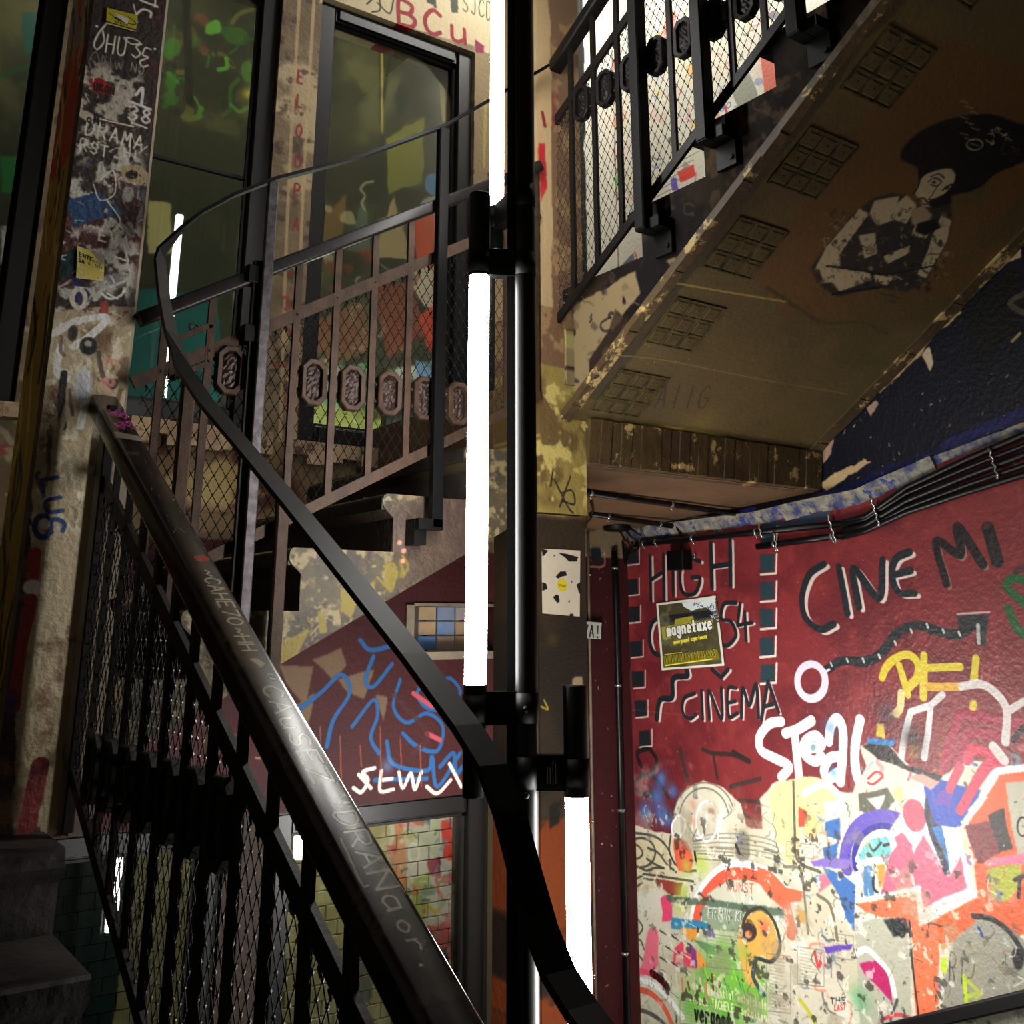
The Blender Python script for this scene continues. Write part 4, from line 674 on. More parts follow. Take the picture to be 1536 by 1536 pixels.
c.stroke([(816,1050),(822,1064),(812,1060)], 3, (170,150,40)); c.poly([(860,1016),(874,1014),(876,1030),(858,1030)], (150,130,100), dry=.2)
for st in [[(830,720),(850,760),(858,770)], [(854,715),(838,760)], [(840,740),(856,736),(860,756),(842,752)], [(828,704),(824,730)]]: c.stroke(st, 3, (36,30,24))
M_PIER = mat('pier_paint', .45, cv=QFm, bump=.45, bscale=60)

# --- rooms seen through the panes: walls painted with murals and with the panes' reflections
GRm = Canvas(-1.2, -.2, 5.2, 4.2, 170, (58, 58, 40), None, .01, .3)
c = GRm; c.pm = lambda x, y: (lambda p: (p[0], p[2]))(onY(x, y, 5.0)); c.mpp = .0036
c.blotch((36,40,26), .5, .8, ND, 2, 8); c.blotch((96,96,60), .56, .7, NB_, 3, 8)
c.scribbles([(240,0),(400,180)], 46, [(60,120,40),(90,160,60),(40,70,40),(110,110,60),(30,34,26),(120,70,50)], 81, (4,9), (12,40), .4); c.stroke([(280,0),(284,150)], 12, (26,26,20)); c.spray((372,142), 10, (190,190,60), .8); c.poly([(240,180),(400,215),(400,640),(240,640)], (50,56,36), a=.8, jit=3)
c.poly([(225,300),(262,300),(258,380),(220,380)], (186,180,120), jit=3); c.poly([(360,330),(396,320),(392,480),(350,470)], (140,150,130), dry=.2); c.ell((384,452), 16, 20, (180,60,40)); c.ell((372,474), 16, 10, (110,150,170)); c.poly([(180,440),(330,440),(330,600),(180,600)], (20,96,92), jit=4)  # yellow-white patch paints a reflection in the pane
for st in [[(575,150),(585,90),(605,60),(625,90),(620,150)], [(570,60),(572,240),(570,330)], [(660,100),(664,240)], [(540,250),(610,270)]]: c.stroke(st, 5, (34,40,30), dry=.2)
c.stroke([(573,60),(573,200)], 5, (150,140,70), dry=.4); c.stroke([(662,110),(666,180)], 10, (150,134,60), dry=.3); c.ell((602,150), 9, 24, (30,42,28)); c.poly([(575,210),(640,180),(636,270),(580,290)], (120,122,50), jit=4, dry=.1); c.ell((650,275), 12, 18, (70,130,180)); c.ell((652,310), 22, 16, (160,160,160), dry=.3)
for q_ in [([(480,330),(520,290),(514,380),(484,380)], (120,96,60)), ([(520,380),(545,290),(560,380)], (90,100,90)), ([(560,390),(590,290),(616,390)], (170,150,110)), ([(620,330),(668,320),(668,400),(624,400)], (206,80,40)), ([(470,480),(540,450),(560,520),(480,560)], (120,84,60)), ([(560,430),(620,420),(640,500),(580,540)], (130,70,50)), ([(600,400),(668,400),(664,470),(640,460)], (206,190,170)), ([(630,470),(668,450),(666,560),(640,520)], (200,70,44)), ([(470,560),(560,540),(570,610),(470,620)], (100,130,100)), ([(580,560),(650,540),(640,620),(580,620)], (170,180,170)), ([(620,540),(660,548),(650,590),(624,590)], (110,150,190)), ([(450,610),(660,620),(660,700),(450,690)], (130,140,70))]: c.poly(q_[0], q_[1], jit=3, dry=.12)
c.scribbles([(460,300),(680,660)], 70, [(190,180,160),(80,110,70),(150,60,40),(60,70,50),(200,190,150)], 82, (3,6), (10,30), .3, .7); c.scribbles([(-40,0),(100,620)], 40, [(30,34,28),(60,60,44),(20,80,40),(30,60,60)], 83, (4,9), (14,40), .4)
c.poly([(0,230),(70,230),(60,290),(0,290)], (20,110,50), dry=.1); c.poly([(0,340),(20,340),(18,400),(0,400)], (190,190,200), dry=.2); c.poly([(38,20),(64,20),(58,80),(36,80)], (30,80,76))
M_ROOM = mat('painted_room_wall', .8, cv=GRm)

# ------------------------------------------------------------------ the room shell
def uvX(cv): return cv.uv(lambda x, y, z: (y, z))
def uvY(cv): return cv.uv(lambda x, y, z: (x, z))
WT_ = .26                                                   # wall thickness
WIN = [(-.30, .56, .70, 2.62), (.72, 1.375, .70, 2.62), (1.55, 2.335, .68, 2.62), (1.55, 2.435, -2.52, -.625), (.60, 1.375, -2.52, -.625)]
NICHE = (2.075, 2.46, -.095, .078)
holes = WIN+[NICHE]
xs = sorted({XL, XR}|{h[0] for h in holes}|{h[1] for h in holes}); zs = sorted({ZF, ZC}|{h[2] for h in holes}|{h[3] for h in holes})
m = MB()
for x0, x1 in zip(xs[:-1], xs[1:]):
    for z0, z1 in zip(zs[:-1], zs[1:]):
        cx, cz = (x0+x1)/2, (z0+z1)/2
        if any(h[0] < cx < h[1] and h[2] < cz < h[3] for h in holes): continue
        m.quad((x0,YW,z0),(x1,YW,z0),(x1,YW,z1),(x0,YW,z1))
for h in holes:
    d = YW+WT_ if h is not NICHE else YW+.10
    a, b, e, f = h
    m.quad((a,YW,e),(a,d,e),(a,d,f),(a,YW,f)); m.quad((b,YW,e),(b,YW,f),(b,d,f),(b,d,e)); m.quad((a,YW,e),(b,YW,e),(b,d,e),(a,d,e)); m.quad((a,YW,f),(a,d,f),(b,d,f),(b,YW,f))
struct(m.build('wall_back', M_BACK, uv=uvY(BW), fix=False))
m = MB().box((XR, YS, ZF), (XR+.2, YW+.2, ZC)); struct(m.build('wall_right', M_REDWALL, uv=uvX(RW)))
m = MB().box((XL-.2, YS, ZF), (XL, YW+.2, ZC)); struct(m.build('wall_left', M_CONC))
m = MB().box((XL, YS-.2, ZF), (XR, YS, ZC)); struct(m.build('wall_front', M_CONC))
m = MB().box((XL-.4, YS-.2, ZF-.2), (XR+.4, 5.4, ZF)); struct(m.build('floor', M_STEPD))
m = MB().box((XL-.2, YS-.2, ZC), (XR+.2, YW+.3, ZC+.2)); struct(m.build('ceiling', M_CONC))

# window sills of broken plaster
M_SILL = mat('broken_sill_plaster', .75, col=(176, 150, 116), mott=(140, 116, 90), mscale=14, wear=(86, 56, 44), wscale=12, wthr=.6, bump=.5, bscale=40)
for i, (x0, x1) in enumerate([(-.36, .6), (.66, 1.44), (1.50, 2.40)]):
    m = MB(); n = 12; zt = .70 if i < 2 else .68
    for k in range(n):
        a, b = x0+(x1-x0)*k/n, x0+(x1-x0)*(k+1)/n
        m.box((a, YW-.035-random.random()*.02, zt-.05-random.random()*.045), (b, YW+.06, zt-.004))
    struct(m.build('trim_%d' % (i+1), M_SILL))

def window(n, x0, x1, z0, z1, fr=.075, muntin=None):
    r = thing('window_%d' % n, ((x0+x1)/2, YW+.1, z0), None, None, kind='structure')
    y0, y1 = YW+.035, YW+.10
    for (a, b, e, f, nm) in [(x0, x0+fr, z0, z1, 'frame_stile'), (x1-fr, x1, z0, z1, 'frame_stile'), (x0+fr, x1-fr, z1-fr, z1, 'frame_head'), (x0+fr, x1-fr, z0, z0+fr, 'frame_sill')]:
        mm = MB().bbox((a, y0, e), (b, y1, f), .008)
        ix = .018
        mm.bbox((a+ix*(b-a > .1), y0-.012, e+ix*.5), (b-ix*(b-a > .1), y0+.01, f-ix*.5), .004); mm.build(nm, M_FRAME, r)
    # glazing bead
    bd = MB()
    for (a, b, e, f) in [(x0+fr, x0+fr+.012, z0+fr, z1-fr), (x1-fr-.012, x1-fr, z0+fr, z1-fr), (x0+fr, x1-fr, z1-fr-.012, z1-fr), (x0+fr, x1-fr, z0+fr, z0+fr+.012)]: bd.box((a, y0+.02, e), (b, y0+.036, f))
    bd.build('glazing_bead', M_DARK, r)
    parts = [(z0+fr, z1-fr)] if not muntin else [(z0+fr, muntin-.006), (muntin+.006, z1-fr)]
    for a, b in parts: MB().box((x0+fr, y0+.038, a), (x1-fr, y0+.044, b)).build('pane', M_GLASS, r)
    if muntin: MB().box((x0+fr, y0+.030, muntin-.006), (x1-fr, y0+.05, muntin+.006)).build('glazing_bar', M_DARK, r)
    return r
for i, h in enumerate(WIN): window(i+1, *h, muntin=(1.72 if i == 1 else None))

# rooms behind the panes
m = MB().quad((-1.2, 5.0, -.25), (4.0, 5.0, -.25), (4.0, 5.0, 4.0), (-1.2, 5.0, 4.0)); struct(m.build('wall_outer', M_ROOM, uv=uvY(GRm), fix=False))
m = MB().box((-1.2, YW+.28, -.5), (4.0, 5.0, -.26)); struct(m.build('floor_outer', M_STEPD))
BKm = Canvas(.2, -2.9, 3.4, 2.5, 240, (152, 144, 102), lambda x, y: (lambda p: (p[0], p[2]))(onY(x, y, 4.6)), .0038, .2)
c = BKm
c.blotch((184,178,140), .52, .8, NB_, 1, 8); c.blotch((128,122,78), .58, .7, ND, 2, 8); c.poly([(.2,-.4),(1.36,-.4),(1.36,-2.9),(.2,-2.9)], (18,44,46), px=False, jit=4); c.poly([(585,1210),(700,1200),(720,1560),(640,1560),(610,1400)], (196,194,176), jit=6, dry=.2)
for q_, cl in [([(598,1215),(612,1215),(610,1330),(600,1380),(592,1300)], (200,140,100)), ([(625,1210),(650,1205),(645,1240),(630,1235)], (50,100,170)), ([(660,1230),(684,1225),(684,1290),(664,1285)], (214,70,70)), ([(640,1290),(660,1285),(664,1320),(646,1316)], (150,50,80)), ([(616,1290),(640,1275),(642,1330),(620,1350)], (206,200,190)), ([(620,1320),(646,1310),(640,1400),(618,1390)], (160,176,90)), ([(640,1390),(684,1380),(684,1440),(650,1440)], (196,90,90)), ([(660,1300),(684,1300),(684,1340),(668,1340)], (190,186,190)), ([(650,1430),(672,1420),(676,1500),(652,1490)], (60,64,80)), ([(600,1400),(630,1420),(640,1500),(610,1500)], (214,200,170)), ([(545,1330),(560,1330),(580,1440),(560,1470)], (170,80,60)), ([(530,1360),(550,1380),(560,1500),(536,1520)], (90,96,90))]: c.poly(q_, cl, jit=4, dry=.25)
c.stroke([(645,1360),(655,1368),(668,1352)], 5, (190,180,50)); c.ring((622,1280), 8, 14, 3, (226,224,214)); c.scribbles([(590,1210),(690,1530)], 90, [(214,210,200),(190,70,70),(90,120,70),(70,70,76),(210,130,140),(120,150,180),(180,170,90)], 95, (2,5), (6,22), .35, .8)
M_BRICK = mat('painted_glazed_brick', .4, cv=BKm, bump=.15, bscale=60); M_JOINT = mat('brick_joint', .9, col=(84, 80, 54), mott=(64, 60, 42), mscale=20)
m = MB().box((.2, 4.62, ZF), (3.4, 4.8, -.5)); wb = struct(m.build('wall_brick', M_JOINT))
bh, bw = .062, .118; rows = int((2.5-.52)/bh); cnt = 0; far = MB(); rb = random.Random(5)
for r_ in reversed(range(rows)):
    z = -2.5+r_*bh
    for k_ in range(28):
        x = .24+k_*bw+(bw/2 if r_ % 2 else 0)
        if x+bw > 3.38: continue
        j_ = rb.uniform(0, .005)
        if 1.75 < x < 2.95 and z > -2.05 and cnt < 296:
            cnt += 1; MB().bbox((x+.002, 4.604+j_, z+.002), (x+bw-.002, 4.63, z+bh-.002), .004).build('brick', M_BRICK, wb, uv=uvY(BKm))
        else: far.box((x+.002, 4.604+j_, z+.002), (x+bw-.002, 4.63, z+bh-.002))
stuff(far.build('brick_field', M_BRICK, wb, uv=uvY(BKm)))

# lamps that light those rooms
t = thing('tube_lamp', tuple(onY(624, 636, 4.75)), 'small lit fluorescent tube glowing behind the lower edge of the third window', 'lamp')
a, b = onY(588, 640, 4.75), onY(662, 632, 4.75)
MB().tube([tuple(a), tuple(b)], .014, 12).build('diffuser', M_LED_ROOM, t); MB().box((a[0]-.03, 4.76, a[2]-.03), (b[0]+.03, 4.82, b[2]+.04)).build('housing', M_FRAME, t)
MB().tube([(a[0]+.05, 4.79, a[2]), (a[0]+.05, 4.79, -.26)], .012, 8).tube([(b[0]-.05, 4.79, b[2]), (b[0]-.05, 4.79, -.26)], .012, 8).build('stand', M_FRAME, t)
for (x0_, x1_, y_, z_, lb) in [(1.9, 3.0, 4.3, .66, 'added unseen tube lamp low behind the sill of the third window'), (.4, 1.4, 4.35, 3.3, 'added unseen tube lamp high in the room behind the left windows'), (1.9, 2.9, 4.35, 3.3, 'added unseen tube lamp high in the room behind the third window'), (2.0, 3.0, 4.15, -.575, 'added unseen tube lamp at the ceiling of the room behind the lower window')]:  # four unseen tubes, added to brighten the rooms
    t = thing('tube_lamp', ((x0_+x1_)/2, y_, z_), lb, 'lamp'); MB().tube([(x0_, y_, z_), (x1_, y_, z_)], .018, 12).build('diffuser', M_LED_LOW if z_ < 0 else (M_LED_TOP if z_ == .66 else M_LED_UP), t); MB().box((x0_-.03, y_-.03, z_+.02), (x1_+.03, y_+.03, z_+.05)).build('housing', M_FRAME, t) if z_ != .66 else MB().box((x0_-.03, y_-.03, z_-.05), (x1_+.03, y_+.03, z_-.02)).box((2.4, y_-.02, -.26), (2.45, y_+.02, z_-.03)).build('housing', M_FRAME, t)
# niche with six tiles set behind the red wall
nt_ = thing('trim_4', (2.2, YW+.05, 0), None, None, kind='structure')
m = MB().box((NICHE[0], YW+.06, NICHE[2]), (NICHE[0]+.06, YW+.1, NICHE[3])); m.build('niche_jamb', M_STEPD, nt_)
m = MB(); m.box((NICHE[0]-.035, YW-.012, NICHE[2]-.02), (NICHE[0], YW+.02, NICHE[3]+.005)); m.box((NICHE[0]-.03, YW-.02, NICHE[2]-.03), (NICHE[1], YW+.05, NICHE[2])); m.box((NICHE[0], YW-.01, NICHE[3]), (NICHE[1], YW+.03, NICHE[3]+.012)); m.build('niche_surround', M_CONC, nt_)
TB = [mat('beige_tile', .4, col=(150,128,98), mott=(134,112,88), mscale=12), mat('blue_stained_tile', .4, col=(52,110,166), mott=(120,124,140), mscale=9), mat('grey_tile', .4, col=(130,128,134), mott=(146,128,116), mscale=10)]
for r_ in range(3):
    for k_ in range(4):
        x0 = NICHE[0]+.065+k_*.088; z0 = NICHE[2]+.004+r_*.057
        kd = [[1, 2, 0, 2], [0, 1, 0, 2], [0, 1, 2, 0]][r_][k_]
        MB().bbox((x0+.003, YW+.072, z0+.003), (x0+.085, YW+.09, z0+.054), .003).build('tile', TB[kd], nt_)

# ------------------------------------------------------------------ stairs
RISE, RUN = .158, .2665
def step_poly(s0, z, run, soff, lip=.03, r=RISE):
    """one stone step in (run, height): rounded nosing, undercut, riser and raking underside"""
    s1 = s0+run
    return [(s0+.012, z), (s0+.003, z-.006), (s0, z-.018), (s0+.002, z-.034), (s0+.012, z-.046), (s0+lip-.006, z-.056), (s0+lip+.004, z-.066), (s0+lip+.006, soff(s0+lip+.006)), (s1+lip+.006, soff(s1+lip+.006)), (s1+lip+.006, z)]
# near flight: climbs away from the eye
st = thing('stair_flight', (0, -2.0, ZF), 'nearest dark stone stair flight, its step ends showing at lower left', 'stairs')
mpA = lambda a, b, t: (t, a, b)
yA, zA = 2.294, -.418
for k in range(0, 16):
    s0, z = yA-k*RUN, zA-k*RISE
    if z < ZF+.05: break
    sf = (lambda s, zz=z: max(ZF, zA+(s-yA)*RISE/RUN-.33))
    MB().prism(step_poly(s0, z, RUN, sf), mpA, XL+.004, .555).build('step', M_STEPD, st)
ld = thing('stair_landing', (.2, 3.0, -.42), 'small dark landing behind the painted newel pillar', 'landing')
MB().bbox((XL+.004, yA+RUN+.04, -.44), (.54, YW-.004, -.262), .01).build('slab', M_STEPD, ld)
# middle flight: climbs to the right along the windows
st2 = thing('stair_flight', (1.2, 3.0, -.3), 'middle stair flight under the windows with yellow-stained step ends', 'stairs')
mpB = lambda a, b, t: (a, t, b)
xB, zB = .545, -.119
softB = lambda s: -.095+(s-1.056)*.534
for k in range(0, 5):
    s0, z = xB+k*.264, zB+k*.1575
    e_ = .10 if k == 0 else 0
    MB().prism(step_poly(s0+e_, z, (.264 if k < 4 else .226)-e_, softB), mpB, YB, YW-.004).build('step', M_STRB, st2, uv=uvY(SBm))
# dark treads run up inside the flight
for k in range(0, 5):
    s0, z = xB+k*.264, zB+k*.1575
    MB().box((s0+.02, YB+.16, z), (s0+.26, YW-.01, z+.006)).build('tread_mat', M_STEPD, st2)
    if k: MB().box((s0+.034, YB+.004, z-.157), (s0+.0375, YW-.01, z-.06)).box((s0-.0012, YB+.004, z-.044), (s0+.01, YW-.01, z-.012)).build('riser_shade_face', M_STEPD, st2)  # dark skin puts the shade of risers and nosing fronts into the colour
# corner landing with winders under the upper flight
ld2 = thing('stair_landing', (2.6, 3.0, .45), 'brown-soffited corner landing over the red wall, pipes clipped beneath', 'landing')
M_LAND = mat('brown_stained_soffit', .55, col=(112, 84, 58), mott=(92, 70, 46), mscale=5, wear=(176, 146, 96), wscale=7, wthr=.66, bump=.25, bscale=30)
M_BEAM = mat('flaking_beam_paint', .6, col=(84, 66, 36), mott=(66, 50, 30), mscale=7, wear=(184, 158, 104), wscale=11, wthr=.56, bump=.5, bscale=40)
bz = lambda y: .495+(y-YB)/(YW-YB)*(.425-.495); ye = YW-.004
m = MB()
for (xa_, xb_, ya_) in [(1.87, 2.056, 2.745), (2.056, XR-.003, YB+.002)]:
    m.add([(xa_,ya_,bz(ya_)),(xb_,ya_,bz(ya_)),(xb_,ye,bz(ye)),(xa_,ye,bz(ye)),(xa_,ya_,.76),(xb_,ya_,.76),(xb_,ye,.76),(xa_,ye,.76)], [(0,3,2,1),(4,5,6,7),(0,1,5,4),(1,2,6,5),(2,3,7,6),(3,0,4,7)])
m.build('slab', M_LAND, ld2)
m = MB(); n = 26
for k in range(n):
    a, b = 2.058+(XR-2.064)*k/n, 2.058+(XR-2.064)*(k+1)/n; j = random.random()*.008
    m.add([(a,YB-.012-j,.500),(b,YB-.012-j,.502),(b,YB+.03,.49),(a,YB+.03,.49),(a,YB-.03-j,.64),(b,YB-.03-j,.64),(b,YB+.03,.66),(a,YB+.03,.66)], [(0,3,2,1),(4,5,6,7),(0,1,5,4),(1,2,6,5),(2,3,7,6),(3,0,4,7)])
m.build('beam', M_BEAM, ld2)
MB().prism(step_poly(-2.62, .928, .10, lambda s: .745), lambda a, b, t: (t, -a, b), XC+.004, XR-.004).build('winder_step', M_STEPC, ld2, uv=uvX(SCm))
# upper flight: climbs back over the eye
st3 = thing('stair_flight', (2.6, 1.0, 1.4), 'upper stair flight overhead with portrait painted on its underside', 'stairs')
mpC = lambda a, b, t: (t, -a, b)
softC = lambda s: SZ+SM*(SY+s)+.004
nC = []
for k in range(0, 10):
    s0 = -2.436+k*.2685 if k else -2.50
    z = 1.062+k*.158; nC.append((-s0, z))
    s1 = -2.436+(k+1)*.2685
    MB().prism(step_poly(s0, z, s1-s0, softC, lip=.055), mpC, XC, XR-.002).build('step', M_STEPC, st3, uv=uvX(SCm))
ytop = 2.436-10*.2685; ztop = 1.062+10*.158
MB().box((XC, YS+.01, ztop-.28), (XR-.002, ytop-.02, ztop)).build('upper_slab', M_STEP, st3)
m = MB(); y0 = 2.50; y1 = ytop+.05
sz = lambda y: SZ+SM*(SY-y)
m.add([(XC-.004,y0,sz(y0)-.002),(XR,y0,sz(y0)-.002),(XR,y1,sz(y1)-.002),(XC-.004,y1,sz(y1)-.002),(XC-.004,y0,sz(y0)+.03),(XR,y0,sz(y0)+.03),(XR,y1,sz(y1)+.03),(XC-.004,y1,sz(y1)+.03)], [(0,3,2,1),(4,5,6,7),(0,1,5,4),(1,2,6,5),(2,3,7,6),(3,0,4,7)])
m.build('soffit', M_SOFF, st3, uv=SFm.uv(lambda x, y, z: (x, (SY-y)*L_S-3.4)))
# raised rib where the step ends meet the soffit, and along the wall
for xa, xb, mt in [(XC-.016, XC+.02, M_BEAM), (XR-.07, XR-.005, M_BEAM)]:
    m = MB(); n = 40
    for k in range(n):
        a, b = y0+(y1-y0)*k/n, y0+(y1-y0)*(k+1)/n; j = random.random()*.006; t = .018 if xa < 2.5 else .03
        m.add([(xa,a,sz(a)-.008-j),(xb,a,sz(a)-.008-j),(xb,b,sz(b)-.008-j),(xa,b,sz(b)-.008-j),(xa,a,sz(a)+t),(xb,a,sz(a)+t),(xb,b,sz(b)+t),(xa,b,sz(b)+t)], [(0,3,2,1),(4,5,6,7),(0,1,5,4),(1,2,6,5),(2,3,7,6),(3,0,4,7)])
    m.build('soffit_rib', mt, st3)
# three by three coffers cast into the underside of every step
M_COF = mat('coffer_paint', .6, col=(82, 69, 38), mott=(72, 60, 33), mscale=20, wear=(96, 84, 50), wscale=40, wthr=.66, bump=.3, spec=.3)
M_COFR = mat('coffer_rim_dark', .7, col=(44, 37, 20), mott=(88, 76, 42), mscale=30, spec=.3)
nrm = Vector((0, -SM, -1)).normalized(); slp = Vector((0, -1, SM)).normalized()
def sof(x, d, h=0): p = Vector((x, SY, SZ))+slp*d+nrm*h; return (p.x, p.y, p.z)
def sbox(m, x0, x1, d0, d1, h0, h1, tp=0.):
    vs = [sof(x0,d0,h0),sof(x1,d0,h0),sof(x1,d1,h0),sof(x0,d1,h0),sof(x0+tp,d0+tp,h1),sof(x1-tp,d0+tp,h1),sof(x1-tp,d1-tp,h1),sof(x0+tp,d1-tp,h1)]
    m.add(vs, [(0,3,2,1),(4,5,6,7),(0,1,5,4),(1,2,6,5),(2,3,7,6),(3,0,4,7)])
for k in range(7):
    d0 = (SY-2.448+.256*k)*L_S; d1 = d0+.152*L_S; x0, x1 = 2.04, 2.238
    m = MB(); sbox(m, x0, x1, d0, d1, .0, .004)
    for q in range(4):
        xx = x0+(x1-x0)*q/3; sbox(m, xx-.0028, xx+.0028, d0-.003, d1+.003, .003, .007)
        dd = d0+(d1-d0)*q/3; sbox(m, x0-.003, x1+.003, dd-.0025, dd+.0025, .003, .0065)
    pn = m.build('coffer_panel', M_COFR, st3)
    for a in range(3):
        for b in range(3):
            m = MB(); cx0 = x0+(x1-x0)*a/3+.006; cx1 = x0+(x1-x0)*(a+1)/3-.006; e0 = d0+(d1-d0)*b/3+.006; e1 = d0+(d1-d0)*(b+1)/3-.006
            sbox(m, cx0, cx1, e0, e1, .003, .0062, .006); mc = sof((cx0+cx1)/2, (e0+e1)/2, .0062); m.octa(mc, .005)
            m.build('coffer_cell', M_COF, pn)

# coving of flaking plaster where the soffit and blue paint meet the red wall
m = MB(); pts = [(3.58,.425),(3.3,.428),(3.05,.43),(2.8,.433),(2.6,.452),(2.32,.47),(2.0,.552),(1.68,.617),(1.2,.74),(.6,.92)]
for (a, za), (b, zb) in zip(pts[:-1], pts[1:]):
    n = max(2, int((a-b)/.05))
    for k in range(n):
        p, q = a+(b-a)*k/n, a+(b-a)*(k+1)/n; e, f = za+(zb-za)*k/n, za+(zb-za)*(k+1)/n
        w_ = .03+random.random()*.012 if a > 2.3 else .012+random.random()*.004; h_ = .035+random.random()*.015 if a > 2.3 else .016
        m.add([(XR-w_,p,e+.01),(XR,p,e-h_),(XR,p,e+.02),(XR-w_,q,f+.01),(XR,q,f-h_),(XR,q,f+.02)], [(0,1,2),(3,5,4),(0,3,4,1),(0,2,5,3)])
M_COVE = mat('flaking_coving', .7, col=(150, 144, 116), mott=(52, 60, 96), mscale=16, wear=(28, 46, 120), wscale=18, wthr=.55, bump=.5)
struct(m.build('trim_5', M_COVE))

# ------------------------------------------------------------------ pillars
p = thing('pillar', (.54, 2.62, -.42), 'square newel pillar at left covered with tags and stickers', 'pillar')
ch = .008; x0, x1, y0, y1 = .44, .636, 2.5, 2.755
MB().add([(x0+ch,y0,-.43),(x1-ch,y0,-.43),(x1-ch,y0,ZC),(x0+ch,y0,ZC)], [(0,1,2,3)]).build('front_face', M_PILF, p, uv=uvY(PFm), fix=False)
MB().add([(x0,y1,-.43),(x0,y0+ch,-.43),(x0,y0+ch,ZC),(x0,y1,ZC)], [(0,1,2,3)]).build('side_face', M_PILL, p, uv=uvX(PLm), fix=False)
MB().add([(x0+ch,y0,-.43),(x0,y0+ch,-.43),(x0,y1,-.43),(x1,y1,-.43),(x1,y0+ch,-.43),(x1-ch,y0,-.43),(x0+ch,y0,ZC),(x0,y0+ch,ZC),(x0,y1,ZC),(x1,y1,ZC),(x1,y0+ch,ZC),(x1-ch,y0,ZC)],
         [(0,6,7,1),(2,8,9,3),(3,9,10,4),(4,10,11,5)]).build('shaft', M_CONC, p)
m = MB(); m.box((.60, YB-.022, -.43), (.652, YB-.001, .44)); m.build('plaster_strip', M_CONC, p)
q = thing('pillar', (1.96, 2.62, ZF), 'corner pier behind the light mast, mottled above and brown below', 'pillar')
x0, x1, y0, y1 = 1.87, 2.05, 2.5, 2.74
m = MB().box((x0, y0, ZF), (x1, y1, .33)); m.build('lower_shaft', M_PIER, q, uv=uvY(QFm))
m = MB().box((x0, y0-.006, .335), (x1+.006, y1, ZC)); m.build('upper_shaft', M_PIER, q, uv=uvY(QFm))

# ------------------------------------------------------------------ railings
def clip_line(p, d, s0, s1, lo, hi):
    """part of the line p + t d inside s0<s<s1 and lo(s)<z<hi(s); lo, hi linear (value at 0, slope)"""
    t0, t1 = -50., 50.
    for a, b in [(d[0], p[0]-s0), (-d[0], s1-p[0]), (d[1]-lo[1]*d[0], p[1]-lo[0]-lo[1]*p[0]), (-(d[1]-hi[1]*d[0]), hi[0]+hi[1]*p[0]-p[1])]:
        if abs(a) < 1e-9:
            if b < 0: return None
        elif a > 0: t0 = max(t0, -b/a)
        else: t1 = min(t1, -b/a)
    return (t0, t1) if t1-t0 > .004 else None
def net(mp, s0, s1, lo, hi, cw=.029, chh=.048, r=.0011):
    wm, km = MB(), MB(); k = chh/cw
    sides = mp(1, 0)-mp(0, 0)
    for sg in (1, -1):
        c0 = min(lo[0]+lo[1]*s0, lo[0]+lo[1]*s1)-k*3; n0 = -200; seen = 0
        for i in range(-140, 260):
            c_ = i*chh
            pt = (0., c_); tt = clip_line(pt, (1., sg*k), s0, s1, lo, hi)
            if not tt: continue
            a, b = tt; pts = [mp(pt[0]+t, pt[1]+sg*k*t) for t in np.linspace(a, b, max(2, int((b-a)/.06)+1))]
            pts = [p_+Vector((random.uniform(-1, 1), random.uniform(-1, 1), 0))*.0012 for p_ in pts]
            wm.tube(pts, r, 4, caps=False, smooth=False)
    for i in range(-140, 260):
        for j in range(-140, 260):
            ss = (j-i)*chh/(2*k)
            if not (s0+.004 < ss < s1-.004): continue
            z = i*chh+k*ss
            if lo[0]+lo[1]*ss+.004 < z < hi[0]+hi[1]*ss-.004: p_ = mp(ss, z); km.octa(p_, .0034, .0048)
    return wm, km
def octagon(w_, h_, c_): return [(-w_+c_,-h_),(w_-c_,-h_),(w_,-h_+c_),(w_,h_-c_),(w_-c_,h_),(-w_+c_,h_),(-w_,h_-c_),(-w_,-h_+c_)]
